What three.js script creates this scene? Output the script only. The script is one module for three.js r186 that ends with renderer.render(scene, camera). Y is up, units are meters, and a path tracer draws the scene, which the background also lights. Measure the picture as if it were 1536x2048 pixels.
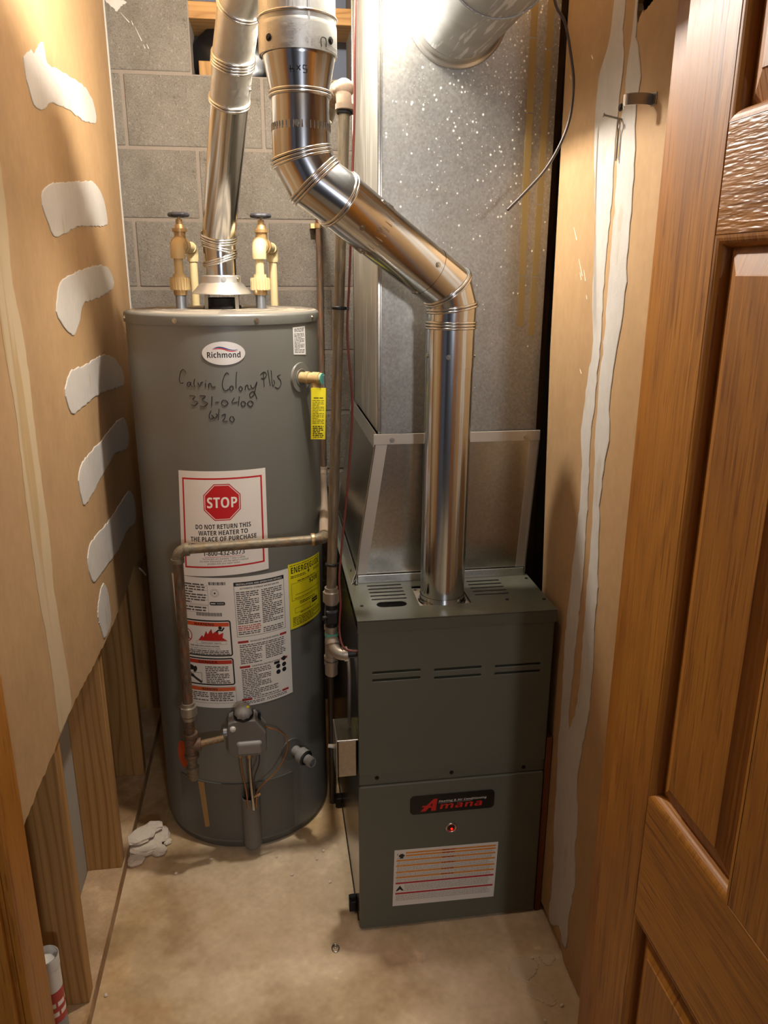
import * as THREE from 'three';
import { RoundedBoxGeometry } from 'three/addons/geometries/RoundedBoxGeometry.js';
import { mergeGeometries, mergeVertices, toCreasedNormals } from 'three/addons/utils/BufferGeometryUtils.js';

// ------------------------------------------------------------------ camera, light, exposure
const scene = new THREE.Scene();
scene.background = new THREE.Color(0x000000);
const camera = new THREE.PerspectiveCamera(66.6, 1536 / 2048, 0.02, 30);
camera.position.set(-0.1679, 1.5531, 1.5317);
camera.quaternion.setFromRotationMatrix(new THREE.Matrix4().makeBasis(
  new THREE.Vector3(0.98952, 0.003056, 0.144363), new THREE.Vector3(0.039291, 0.956353, -0.289561), new THREE.Vector3(-0.138947, 0.292199, 0.94621)));
const renderer = new THREE.WebGLRenderer({ antialias: true });
renderer.toneMapping = THREE.LinearToneMapping;
renderer.toneMappingExposure = 4.2;
renderer.shadowMap.enabled = true;
const LAMP = [
  { at: [-0.065, 2.15, -0.18], power: 1.04 },
  { at: [-0.02, 2.2, 0.16], power: 0.06 },
];
const LAMP_COLOR = new THREE.Color(1.0, 0.945, 0.86);
const HALL_FILL = { at: [0.3, 1.75, 3.06], power: 0.95, color: new THREE.Color(0.96, 0.97, 1.0) };  // added fill from the hall, lifts surfaces facing the doorway

// ------------------------------------------------------------------ helpers
function rngOf(seed) { let a = seed >>> 0; return () => { a = (a + 0x6d2b79f5) | 0; let t = Math.imul(a ^ (a >>> 15), 1 | a); t = (t + Math.imul(t ^ (t >>> 7), 61 | t)) ^ t; return ((t ^ (t >>> 14)) >>> 0) / 4294967296; }; }
const rnd = rngOf(7);
const hash = (x, y, s) => { let h = Math.imul(x, 374761393) + Math.imul(y, 668265263) + Math.imul(s, 974634777); h = Math.imul(h ^ (h >>> 13), 1274126177); return ((h ^ (h >>> 16)) >>> 0) / 4294967296; };
const mod = (a, n) => ((a % n) + n) % n, smooth = (t) => t * t * (3 - 2 * t), clamp = (v, a = 0, b = 1) => Math.min(b, Math.max(a, v));
const step = (a, b, v) => smooth(clamp((v - a) / (b - a)));
function noise(x, y, px, py, s) { // value noise, periodic over px by py cells
  const xi = Math.floor(x), yi = Math.floor(y), fx = smooth(x - xi), fy = smooth(y - yi);
  const a = hash(mod(xi, px), mod(yi, py), s), b = hash(mod(xi + 1, px), mod(yi, py), s), c = hash(mod(xi, px), mod(yi + 1, py), s), d = hash(mod(xi + 1, px), mod(yi + 1, py), s);
  return a + (b - a) * fx + (c - a) * fy + (a - b - c + d) * fx * fy;
}
function fbm(u, v, fx, fy, s, oct = 4) { let a = 0, w = 0.5, t = 0; for (let i = 0; i < oct; i++) { a += w * noise(u * fx, v * fy, fx, fy, s + i); t += w; w *= 0.5; fx *= 2; fy *= 2; } return a / t; }
function cells(u, v, n, s) { // periodic crystal grains: value of the nearest seed
  const x = u * n, y = v * n, xi = Math.floor(x), yi = Math.floor(y); let best = 9, val = 0;
  for (let j = -1; j <= 1; j++) for (let i = -1; i <= 1; i++) { const cx = mod(xi + i, n), cy = mod(yi + j, n); const dx = xi + i + hash(cx, cy, s) - x, dy = yi + j + hash(cx, cy, s + 1) - y, d = dx * dx + dy * dy; if (d < best) { best = d; val = hash(cx, cy, s + 2); } }
  return val;
}
function tex(w, h, fn, srgb = true) { // fn(u, v) -> [r, g, b] in 0..255
  const d = new Uint8Array(w * h * 4);
  for (let y = 0; y < h; y++) for (let x = 0; x < w; x++) { const c = fn((x + 0.5) / w, (y + 0.5) / h), o = (y * w + x) * 4; d[o] = clamp(c[0], 0, 255); d[o + 1] = clamp(c[1], 0, 255); d[o + 2] = clamp(c[2], 0, 255); d[o + 3] = 255; }
  const t = new THREE.DataTexture(d, w, h); t.wrapS = t.wrapT = THREE.RepeatWrapping; t.magFilter = THREE.LinearFilter; t.minFilter = THREE.LinearMipmapLinearFilter; t.generateMipmaps = true;
  if (srgb) t.colorSpace = THREE.SRGBColorSpace; t.needsUpdate = true; return t;
}
function canvasTex(w, h, draw) {
  const c = document.createElement('canvas'); c.width = w; c.height = h; const g = c.getContext('2d'); draw(g, w, h);
  const t = new THREE.CanvasTexture(c); t.colorSpace = THREE.SRGBColorSpace; t.anisotropy = 8; return t;
}
const rep = (t, x, y = x) => { const c = t.clone(); c.repeat.set(x, y); c.needsUpdate = true; return c; };
const mat = (o) => new THREE.MeshStandardMaterial(o), phys = (o) => new THREE.MeshPhysicalMaterial(o);

const used = new Map();
function numbered(name) { const n = used.get(name) ?? 0; used.set(name, n + 1); return n ? name + '_' + String(n).padStart(3, '0') : name; }
function thing(name, label, category, pos = [0, 0, 0], group) { const o = new THREE.Group(); o.name = numbered(name); o.position.set(...pos); o.userData = { label, category }; if (group) o.userData.group = group; scene.add(o); return o; }
function structure(name, pos = [0, 0, 0]) { const o = new THREE.Group(); o.name = name; o.position.set(...pos); o.userData = { kind: 'structure' }; scene.add(o); return o; }
function part(name, geo, m, parent, label) { const o = new THREE.Mesh(Array.isArray(geo) ? join(geo) : geo, m); o.name = name; o.castShadow = o.receiveShadow = true; if (label) o.userData.label = label; parent.add(o); return o; }
function solo(name, geo, m, label, category, pos = [0, 0, 0], group) { const o = part(numbered(name), geo, m, scene, label); o.position.set(...pos); o.userData.category = category; if (group) o.userData.group = group; return o; }
function shell(name, geo, m, pos = [0, 0, 0]) { const o = part(name, geo, m, scene); o.position.set(...pos); o.userData.kind = 'structure'; return o; }
function join(list) {
  const l = list.map((g) => { let q = g.index ? g.toNonIndexed() : g.clone(); for (const k of Object.keys(q.attributes)) if (!['position', 'normal', 'uv'].includes(k)) q.deleteAttribute(k); if (!q.attributes.uv) q.setAttribute('uv', new THREE.BufferAttribute(new Float32Array(q.attributes.position.count * 2), 2)); return q; });
  return mergeGeometries(l);
}
// uv in metres from the face each triangle looks along; turn swaps u and v so that grain can lie along the other axis
function uvBox(geo, turn = false, ox = 0, oy = 0) {
  const g = geo.index ? geo.toNonIndexed() : geo, p = g.attributes.position, uv = new Float32Array(p.count * 2), a = new THREE.Vector3(), b = new THREE.Vector3(), c = new THREE.Vector3();
  for (let i = 0; i < p.count; i += 3) {
    a.fromBufferAttribute(p, i); b.fromBufferAttribute(p, i + 1); c.fromBufferAttribute(p, i + 2);
    const n = b.clone().sub(a).cross(c.clone().sub(a)), x = Math.abs(n.x), y = Math.abs(n.y), z = Math.abs(n.z);
    for (const [k, q] of [[0, a], [1, b], [2, c]]) {
      let s = x >= y && x >= z ? [q.z, q.y] : y >= z ? [q.x, q.z] : [q.x, q.y];
      if (turn) s = [s[1], s[0]];
      uv[(i + k) * 2] = s[0] + ox; uv[(i + k) * 2 + 1] = s[1] + oy;
    }
  }
  g.setAttribute('uv', new THREE.BufferAttribute(uv, 2)); return g;
}
const box = (x0, x1, y0, y1, z0, z1, bev = 0, turn = false) => {
  const w = x1 - x0, h = y1 - y0, d = z1 - z0, g = bev ? new RoundedBoxGeometry(w, h, d, 2, Math.min(bev, w / 2.01, h / 2.01, d / 2.01)) : new THREE.BoxGeometry(w, h, d);
  g.translate((x0 + x1) / 2, (y0 + y1) / 2, (z0 + z1) / 2); return uvBox(g, turn, rnd() * 3, rnd() * 3);
};
const V = (a) => new THREE.Vector3(...a);
function align(g, dir, at) { g.applyQuaternion(new THREE.Quaternion().setFromUnitVectors(new THREE.Vector3(0, 1, 0), V(dir).normalize())); if (at) g.translate(...at); return g; }
function cyl(p0, p1, r0, r1 = r0, seg = 28, open = false) { const a = V(p0), b = V(p1), l = a.distanceTo(b), g = new THREE.CylinderGeometry(r1, r0, l, seg, 1, open); align(g, b.clone().sub(a).toArray(), a.add(b).multiplyScalar(0.5).toArray()); return g; }
function ring(at, dir, r, t, seg = 40) { const g = new THREE.TorusGeometry(r, t, 8, seg); g.rotateX(Math.PI / 2); return align(g, dir, at); }
const ball = (at, r, s = 14) => { const g = new THREE.SphereGeometry(r, s, s); g.translate(...at); return g; };
function tube(pts, r, n = 40, seg = 8, closed = false, tension = 0.5) { return new THREE.TubeGeometry(new THREE.CatmullRomCurve3(pts.map(V), closed, 'catmullrom', tension), n, r, seg, closed); }
function lathe(prof, seg = 48) { return new THREE.LatheGeometry(prof.map(([x, y]) => new THREE.Vector2(x, y)), seg); }
function screwGeo(at, dir, r = 0.0042) { const d = V(dir).normalize(), q = V(at), e = q.clone().addScaledVector(d, r * 0.7); const hex = cyl(q.toArray(), e.toArray(), r, r * 0.92, 6); const flange = cyl(q.toArray(), q.clone().addScaledVector(d, r * 0.25).toArray(), r * 1.45, r * 1.4, 14); return join([hex, flange]); }
// an elbow of pipe: quarter bend through c from a to b with rolled bands at both mouths
function bend(a, c, b, r, band = 1.22) {
  const A = V(a), B = V(b), C = V(c), path = new THREE.QuadraticBezierCurve3(A, C, B), g = [new THREE.TubeGeometry(path, 16, r * 1.14, 18)];
  const da = A.clone().sub(C).normalize(), db = B.clone().sub(C).normalize();
  g.push(cyl(A.clone().addScaledVector(da, -r * 0.5).toArray(), A.clone().addScaledVector(da, r * 0.25).toArray(), r * band), cyl(B.clone().addScaledVector(db, -r * 0.5).toArray(), B.clone().addScaledVector(db, r * 0.25).toArray(), r * band));
  return join(g);
}
// sheet with an outline in the (z, y) plane, its visible face at x = face, thickness towards side (-1 or 1)
function slabZY(outline, face, t, side, bevel = 0, holes = []) {
  const sh = new THREE.Shape(outline.map(([z, y]) => new THREE.Vector2(z, y)));
  for (const h of holes) sh.holes.push(new THREE.Path(h.map(([z, y]) => new THREE.Vector2(z, y))));
  const g = new THREE.ExtrudeGeometry(sh, { depth: t, bevelEnabled: bevel > 0, bevelThickness: bevel ? t * 0.9 : 0, bevelSize: bevel, bevelSegments: 2, curveSegments: 8 });
  g.rotateY(-Math.PI / 2); g.translate(side < 0 ? face : face + t, 0, 0);
  return uvBox(g);
}
// smooth, slightly ragged closed outline through the given points
function ragged(pts, n, amp, seed) {
  const r = rngOf(seed), c = new THREE.CatmullRomCurve3(pts.map(([a, b]) => new THREE.Vector3(a, b, 0)), true, 'catmullrom', 0.35);
  return c.getSpacedPoints(n).slice(0, n).map((p) => [p.x + (r() - 0.5) * amp, p.y + (r() - 0.5) * amp]);
}
const jag = (a, b, n, amp, seed) => { const r = rngOf(seed), o = []; for (let i = 0; i < n; i++) { const t = i / n; o.push([a[0] + (b[0] - a[0]) * t + (r() - 0.5) * amp, a[1] + (b[1] - a[1]) * t + (r() - 0.5) * amp]); } return o; };
function roundRect(sh, x0, x1, y0, y1, r) { sh.moveTo(x0 + r, y0); sh.lineTo(x1 - r, y0); sh.absarc(x1 - r, y0 + r, r, -Math.PI / 2, 0); sh.lineTo(x1, y1 - r); sh.absarc(x1 - r, y1 - r, r, 0, Math.PI / 2); sh.lineTo(x0 + r, y1); sh.absarc(x0 + r, y1 - r, r, Math.PI / 2, Math.PI); sh.lineTo(x0, y0 + r); sh.absarc(x0 + r, y0 + r, r, Math.PI, Math.PI * 1.5); return sh; }
// plate in the (x, y) plane with holes, front face at z = front
function plateXY(x0, x1, y0, y1, r, t, front, holes = [], bevel = 0) {
  const sh = roundRect(new THREE.Shape(), x0 + bevel, x1 - bevel, y0 + bevel, y1 - bevel, Math.max(r, 0.0005));
  for (const h of holes) sh.holes.push(roundRect(new THREE.Path(), ...h));
  const g = new THREE.ExtrudeGeometry(sh, { depth: t - 2 * bevel, bevelEnabled: bevel > 0, bevelThickness: bevel, bevelSize: bevel, bevelSegments: 2, curveSegments: 8 }); g.translate(0, 0, front - t + bevel); return g;
}

// ------------------------------------------------------------------ textures (colour, grain and fine relief only)
const paperTex = tex(512, 512, (u, v) => { const a = fbm(u, v, 6, 6, 11, 5) - 0.5, f = fbm(u, v, 90, 60, 15, 2) - 0.5, s = fbm(u, v, 40, 3, 19, 3) - 0.5; const k = a * 20 + f * 9 + s * 7; return [168 + k, 134 + k * 0.9, 93 + k * 0.75]; });
const paperBump = tex(512, 512, (u, v) => { const k = 128 + (fbm(u, v, 4, 4, 21, 3) - 0.5) * 150 + (fbm(u, v, 120, 120, 25, 1) - 0.5) * 40; return [k, k, k]; }, false);
const mudTex = tex(512, 512, (u, v) => { const a = fbm(u, v, 5, 5, 31, 5) - 0.5, f = fbm(u, v, 60, 24, 35, 3) - 0.5, st = step(0.66, 0.8, fbm(u, v, 14, 4, 38, 4)); const k = a * 16 + f * 9; return [184 + k - st * 8, 177 + k - st * 12, 168 + k - st * 20]; });
const thinMudTex = tex(512, 512, (u, v) => { const s = fbm(u, v, 24, 2, 41, 4), a = fbm(u, v, 7, 7, 45, 4) - 0.5; const t = step(0.42, 0.62, s); return [184 + a * 14 - t * 12, 162 + a * 14 - t * 18, 128 + a * 12 - t * 28]; });
const concreteTex = tex(1024, 1024, (u, v) => {
  const a = fbm(u, v, 3, 3, 51, 6), b = fbm(u, v, 9, 9, 57, 5), f = fbm(u, v, 160, 160, 63, 2) - 0.5, w = fbm(u, v, 26, 26, 67, 4);
  const pale = step(0.54, 0.66, b), rust = step(0.56, 0.72, fbm(u, v, 4, 4, 71, 4)), spot = step(0.75, 0.8, w), dark = step(0.5, 0.66, a);
  const k = f * 18 + (w - 0.5) * 34;
  return [204 + k + pale * 18 - dark * 34 + spot * 14, 181 + k + pale * 18 - dark * 39 - rust * 12 + spot * 14, 148 + k + pale * 18 - dark * 44 - rust * 28 + spot * 14];
});
const concreteBump = tex(512, 512, (u, v) => { const k = 128 + (fbm(u, v, 12, 12, 81, 5) - 0.5) * 160; return [k, k, k]; }, false);
const blockTex = tex(512, 512, (u, v) => { const a = fbm(u, v, 6, 6, 91, 4) - 0.5, f = fbm(u, v, 110, 110, 95, 2) - 0.5, pit = step(0.72, 0.8, fbm(u, v, 64, 64, 99, 2)), w = step(0.75, 0.82, fbm(u, v, 48, 48, 103, 2)); const k = a * 18 + f * 24 - pit * 10 + w * 16; return [108 + k, 101 + k, 91 + k]; });
const blockBump = tex(512, 512, (u, v) => { const k = 150 + (fbm(u, v, 80, 80, 105, 3) - 0.5) * 150 - step(0.66, 0.74, fbm(u, v, 64, 64, 99, 2)) * 90; return [k, k, k]; }, false);
const galvTex = tex(1024, 1024, (u, v) => { const c = cells(u, v, 190, 111) - 0.5, a = fbm(u, v, 5, 5, 115, 4) - 0.5, f = fbm(u, v, 240, 240, 117, 1) - 0.5; const k = c * 12 + a * 12 + f * 8; return [192 + k, 191 + k, 186 + k]; });
const speckTex = (() => { // the same zinc with splashed white paint dots; green and blue give the paint its roughness and take away its metal
  const n = 1024, r = rngOf(5), dots = new Float32Array(n * n);
  const splash = (count, cx, cy, sx, sy) => { for (let i = 0; i < count; i++) { const g = () => (r() + r() + r() - 1.5) / 1.5; const x = (cx + g() * sx) * n, y = (cy + g() * sy) * n, rad = 0.25 + Math.pow(r(), 4) * 1.7; for (let j = -4; j <= 4; j++) for (let q = -4; q <= 4; q++) { const X = Math.round(x + q), Y = Math.round(y + j); if (X < 0 || Y < 0 || X >= n || Y >= n) continue; const d = Math.hypot(X - x, Y - y); dots[Y * n + X] = Math.max(dots[Y * n + X], clamp(rad + 0.6 - d)); } } };
  splash(1500, 0.3, 0.62, 0.42, 0.5); splash(700, 0.2, 0.75, 0.25, 0.3); splash(160, 0.6, 0.45, 0.5, 0.6);
  const at = (u, v) => dots[Math.floor(v * n) * n + Math.floor(u * n)];
  return { color: tex(n, n, (u, v) => { const c = cells(u, v, 260, 121) - 0.5, a = fbm(u, v, 4, 4, 125, 4) - 0.5, f = fbm(u, v, 300, 300, 127, 1) - 0.5, k = c * 14 + a * 12 + f * 12, d = at(u, v); return [152 + k + d * 98, 149 + k + d * 98, 142 + k + d * 98]; }),
    orm: tex(n, n, (u, v) => { const d = at(u, v), a = fbm(u, v, 30, 30, 129, 3) - 0.5; return [255, 118 + a * 40 + d * 80, 255 * (0.92 - d * 0.9)]; }, false) };
})();
const galvRough = tex(512, 512, (u, v) => { const k = 95 + (fbm(u, v, 8, 8, 131, 4) - 0.5) * 80 + (cells(u, v, 90, 133) - 0.5) * 40; return [255, k, 255]; }, false);
const dullZincTex = tex(512, 512, (u, v) => { const s = fbm(u, v, 60, 5, 141, 4), a = fbm(u, v, 8, 8, 145, 4) - 0.5, w = step(0.6, 0.72, s); const k = a * 30; return [166 + k + w * 44, 168 + k + w * 44, 166 + k + w * 44]; });
const streakTex = tex(512, 512, (u, v) => { const s = step(0.58, 0.75, fbm(u, v, 40, 4, 147, 4)), a = fbm(u, v, 8, 8, 148, 4) - 0.5; const k = a * 24 + s * 34; return [178 + k, 176 + k, 168 + k]; });
const pineTex = tex(512, 512, (u, v) => { const w = fbm(u, v, 5, 1, 151, 3) * 7 + u * 18, g = Math.abs((w % 1) - 0.5) * 2, f = fbm(u, v, 160, 4, 155, 3) - 0.5, a = fbm(u, v, 4, 2, 157, 3) - 0.5; const k = -Math.pow(g, 3) * 30 + f * 22 + a * 22; return [166 + k, 124 + k * 0.95, 70 + k * 0.8]; });
const oakTex = tex(1024, 1024, (u, v) => {
  const w = fbm(u, v, 4, 1, 161, 4) * 9 + u * 10, g = Math.abs((w % 1) - 0.5) * 2, f = fbm(u, v, 220, 6, 165, 3) - 0.5, pore = step(0.68, 0.76, fbm(u, v, 260, 14, 169, 2)), a = fbm(u, v, 5, 3, 171, 4) - 0.5;
  const k = -Math.pow(g, 2) * 12 + f * 18 + a * 26 - pore * 22; return [156 + k * 1.1, 99 + k * 0.9, 24 + k * 0.4];
});
const oakBump = tex(512, 512, (u, v) => { const k = 150 + (fbm(u, v, 180, 6, 175, 3) - 0.5) * 130 - step(0.66, 0.74, fbm(u, v, 220, 12, 179, 2)) * 80; return [k, k, k]; }, false);
const rippleBump = tex(512, 512, (u, v) => { const k = 128 + (fbm(u, v, 90, 22, 181, 3) - 0.5) * 200; return [k, k, k]; }, false);
const dustTex = tex(512, 512, (u, v) => { const a = fbm(u, v, 6, 6, 191, 5), s = step(0.45, 0.62, a), f = fbm(u, v, 60, 60, 195, 2) - 0.5; const k = f * 22; return [108 + s * 50 + k, 100 + s * 45 + k, 90 + s * 36 + k]; });
const ironTex = tex(256, 256, (u, v) => { const a = fbm(u, v, 8, 8, 201, 5) - 0.5, r = step(0.5, 0.68, fbm(u, v, 6, 10, 205, 4)); return [116 + a * 54 + r * 16, 106 + a * 52 + r * 8, 88 + a * 46 - r * 2]; });
const rustTex = tex(256, 256, (u, v) => { const a = fbm(u, v, 8, 8, 211, 5) - 0.5, r = step(0.45, 0.65, fbm(u, v, 6, 10, 215, 4)); return [102 + a * 56 + r * 12, 86 + a * 54 - r * 8, 70 + a * 46 - r * 16]; });
const brassTex = tex(256, 256, (u, v) => { const a = fbm(u, v, 12, 12, 221, 5) - 0.5; return [180 + a * 60, 148 + a * 56, 100 + a * 46]; });

// ------------------------------------------------------------------ materials
const M = {
  drywall: mat({ map: paperTex, bumpMap: paperBump, bumpScale: 0.0012, roughness: 0.72 }),
  gypsum: mat({ color: 0xd8cfbf, roughness: 0.9 }),
  backPaper: mat({ color: 0x9a9488, roughness: 0.9 }),
  mud: mat({ map: rep(mudTex, 2.2), bumpMap: rep(paperBump, 3), bumpScale: 0.0008, roughness: 0.8 }),
  thinMud: mat({ map: rep(thinMudTex, 2, 1.2), roughness: 0.85 }),
  concrete: mat({ map: rep(concreteTex, 0.55), bumpMap: rep(concreteBump, 1.6), bumpScale: 0.0022, roughness: 0.62 }),
  splash: phys({ color: 0xc9b59b, roughness: 0.35, clearcoat: 0.3 }),
  block: mat({ map: rep(blockTex, 4.1), bumpMap: rep(blockBump, 4.1), bumpScale: 0.0016, roughness: 0.95 }),
  mortar: mat({ color: 0x7d7266, bumpMap: rep(blockBump, 3), bumpScale: 0.001, roughness: 0.95 }),
  pine: mat({ map: rep(pineTex, 2.4, 1.1), roughness: 0.7 }),
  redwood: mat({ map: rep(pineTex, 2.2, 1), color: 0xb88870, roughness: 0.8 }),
  plate: mat({ map: rep(concreteTex, 1.3), color: 0xe0d2c4, roughness: 0.9 }),
  oak: phys({ map: rep(oakTex, 1.3, 0.9), bumpMap: rep(oakBump, 1.6, 1.1), bumpScale: 0.0008, roughness: 0.55, clearcoat: 0.1, clearcoatRoughness: 0.4 }),
  oakLight: phys({ map: rep(oakTex, 1.3, 0.9), roughness: 0.5, clearcoat: 0.2, clearcoatRoughness: 0.35 }),
  oakRail: phys({ map: rep(oakTex, 1.3, 0.9), bumpMap: rep(rippleBump, 4.2, 2.1), bumpScale: 0.0017, roughness: 0.42, clearcoat: 0.45, clearcoatRoughness: 0.22 }),
  galv: mat({ map: rep(galvTex, 1.6), metalness: 0.9, roughness: 0.36 }),
  galvShiny: mat({ map: rep(galvTex, 1.1), color: 0xf6f2ea, metalness: 1, roughness: 0.23 }),
  galvSpeck: mat({ map: speckTex.color, metalness: 1, roughness: 1, roughnessMap: speckTex.orm, metalnessMap: speckTex.orm }),
  galvStreak: mat({ map: rep(streakTex, 1.5), metalness: 0.85, roughness: 0.5 }),
  dullZinc: mat({ map: rep(dullZincTex, 2.5), metalness: 0.6, roughness: 0.55 }),
  foilTape: mat({ color: 0xc9c0b2, metalness: 0.7, roughness: 0.48 }),
  flue: mat({ color: 0xd2d4d6, metalness: 1, roughness: 0.16 }),
  flueSoft: mat({ color: 0xc0bfba, metalness: 0.95, roughness: 1.15, roughnessMap: rep(galvRough, 2) }),
  bead: mat({ color: 0xd8d8d6, metalness: 1, roughness: 0.2 }),
  zincScrew: mat({ color: 0xb9b4a8, metalness: 1, roughness: 0.3 }),
  darkScrew: mat({ color: 0x2a2622, metalness: 0.6, roughness: 0.45 }),
  tank: phys({ color: 0x706f68, roughness: 0.42, clearcoat: 0.3, clearcoatRoughness: 0.3 }),
  tankDark: phys({ color: 0x5a5953, roughness: 0.45, clearcoat: 0.25, clearcoatRoughness: 0.3 }),
  tankTop: mat({ map: rep(dustTex, 2.4), roughness: 0.75 }),
  plasticGrey: mat({ color: 0x6e6a64, roughness: 0.5 }),
  plasticLight: mat({ color: 0x8f8b86, roughness: 0.45 }),
  plasticPale: mat({ color: 0xcfcac2, roughness: 0.5 }),
  black: mat({ color: 0x100f0e, roughness: 0.5 }),
  rubber: mat({ color: 0x15120f, roughness: 0.6 }),
  yellowDot: mat({ color: 0xe8d21c, roughness: 0.5 }),
  hood: mat({ color: 0xd2d2d0, metalness: 0.9, roughness: 0.36 }),
  cpvc: mat({ color: 0xcab688, roughness: 0.5 }),
  cpvcOld: mat({ color: 0xb99d6c, roughness: 0.5 }),
  brass: mat({ map: rep(brassTex, 8), metalness: 0.65, roughness: 0.42 }),
  copper: mat({ color: 0xb07a50, metalness: 0.8, roughness: 0.42 }),
  wheel: mat({ color: 0x39393f, roughness: 0.55 }),
  nippleSteel: mat({ color: 0x9fa4aa, metalness: 0.85, roughness: 0.38 }),
  iron: mat({ map: rep(ironTex, 2, 3), metalness: 0.35, roughness: 0.55 }),
  rustIron: mat({ map: rep(rustTex, 2, 3), metalness: 0.25, roughness: 0.62 }),
  paleIron: mat({ map: rep(ironTex, 2, 2), color: 0xffe6c8, metalness: 0.2, roughness: 0.65 }),
  dustIron: mat({ map: rep(mudTex, 3), color: 0xcbb8a4, roughness: 0.85 }),
  fitting: mat({ color: 0xa99f90, metalness: 0.7, roughness: 0.42 }),
  furnace: phys({ color: 0x5d5e50, roughness: 0.5, clearcoat: 0.15, clearcoatRoughness: 0.4 }),
  furnaceTop: phys({ color: 0x545548, roughness: 0.42, clearcoat: 0.3, clearcoatRoughness: 0.3 }),
  furnaceSide: phys({ color: 0x47443c, metalness: 0.6, roughness: 0.22, clearcoat: 0.4, clearcoatRoughness: 0.15 }),
  wireRed: mat({ color: 0x74342a, roughness: 0.5 }),
  wireOrange: mat({ color: 0xb9793c, metalness: 0.5, roughness: 0.4 }),
  wireDark: mat({ color: 0x4c4038, roughness: 0.5 }),
  dullSteel: mat({ color: 0x8d8880, metalness: 0.9, roughness: 0.4 }),
  steel: mat({ color: 0xb9b6b0, metalness: 1, roughness: 0.28 }),
  tape: mat({ color: 0xa98550, roughness: 0.75 }),
  orange: mat({ color: 0xd2561f, roughness: 0.6 }),
  teal: mat({ color: 0x5fa79a, roughness: 0.5 }),
  plaster: mat({ color: 0xd8c9b6, bumpMap: rep(blockBump, 3), bumpScale: 0.0008, roughness: 0.95 }),
  glue: mat({ color: 0x8d7646, roughness: 0.6 }),
  hallWall: mat({ color: 0x6f7480, roughness: 0.85 }),
  hallFloor: mat({ color: 0x4a4038, roughness: 0.9 }),
  ceiling: mat({ color: 0x9a7d58, roughness: 0.85 }),
  porcelain: mat({ color: 0xe8e4da, roughness: 0.3 }),
  plasticSheet: mat({ color: 0x0d0c0c, roughness: 0.28 }),
};
const bulbMat = mat({ color: 0xffffff, emissive: LAMP_COLOR, emissiveIntensity: 14, roughness: 0.5 });
const hallFillGlow = mat({ color: 0xffffff, emissive: HALL_FILL.color, emissiveIntensity: 2, roughness: 0.5 });
const print = (t, o = {}) => mat({ map: t, roughness: 0.5, ...o });

// ------------------------------------------------------------------ the setting
const XL = -0.594, XR = 0.464, ZB = -1.109, ZF = 0.435, CEIL = 2.46;
const FLOOR = shell('floor', uvBox(new THREE.BoxGeometry(5, 0.1, 5.2)), M.concrete, [0, -0.05, 0.95]);
for (const [k, pts] of [[0, [[0.335, 0.17], [0.345, 0.14], [0.38, 0.135], [0.4, 0.155], [0.385, 0.18], [0.36, 0.195]]], [1, [[0.355, 0.225], [0.375, 0.215], [0.4, 0.235], [0.405, 0.265], [0.385, 0.255]]], [2, [[0.415, 0.145], [0.43, 0.13], [0.445, 0.145], [0.43, 0.16]]]]) { const sh = new THREE.Shape(ragged(pts, 50, 0.006, 210 + k).map(([x, z]) => new THREE.Vector2(x, -z))), g = new THREE.ExtrudeGeometry(sh, { depth: 0.0012, bevelEnabled: true, bevelThickness: 0.001, bevelSize: 0.003, bevelSegments: 2 }); part('cement_splash', uvBox(g.rotateX(-Math.PI / 2)), M.splash, FLOOR).position.set(0, 0.05, -0.95); }
shell('ceiling', uvBox(new THREE.BoxGeometry(5, 0.08, 5.2)), M.ceiling, [0, CEIL + 0.04, 0.95]);

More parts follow.
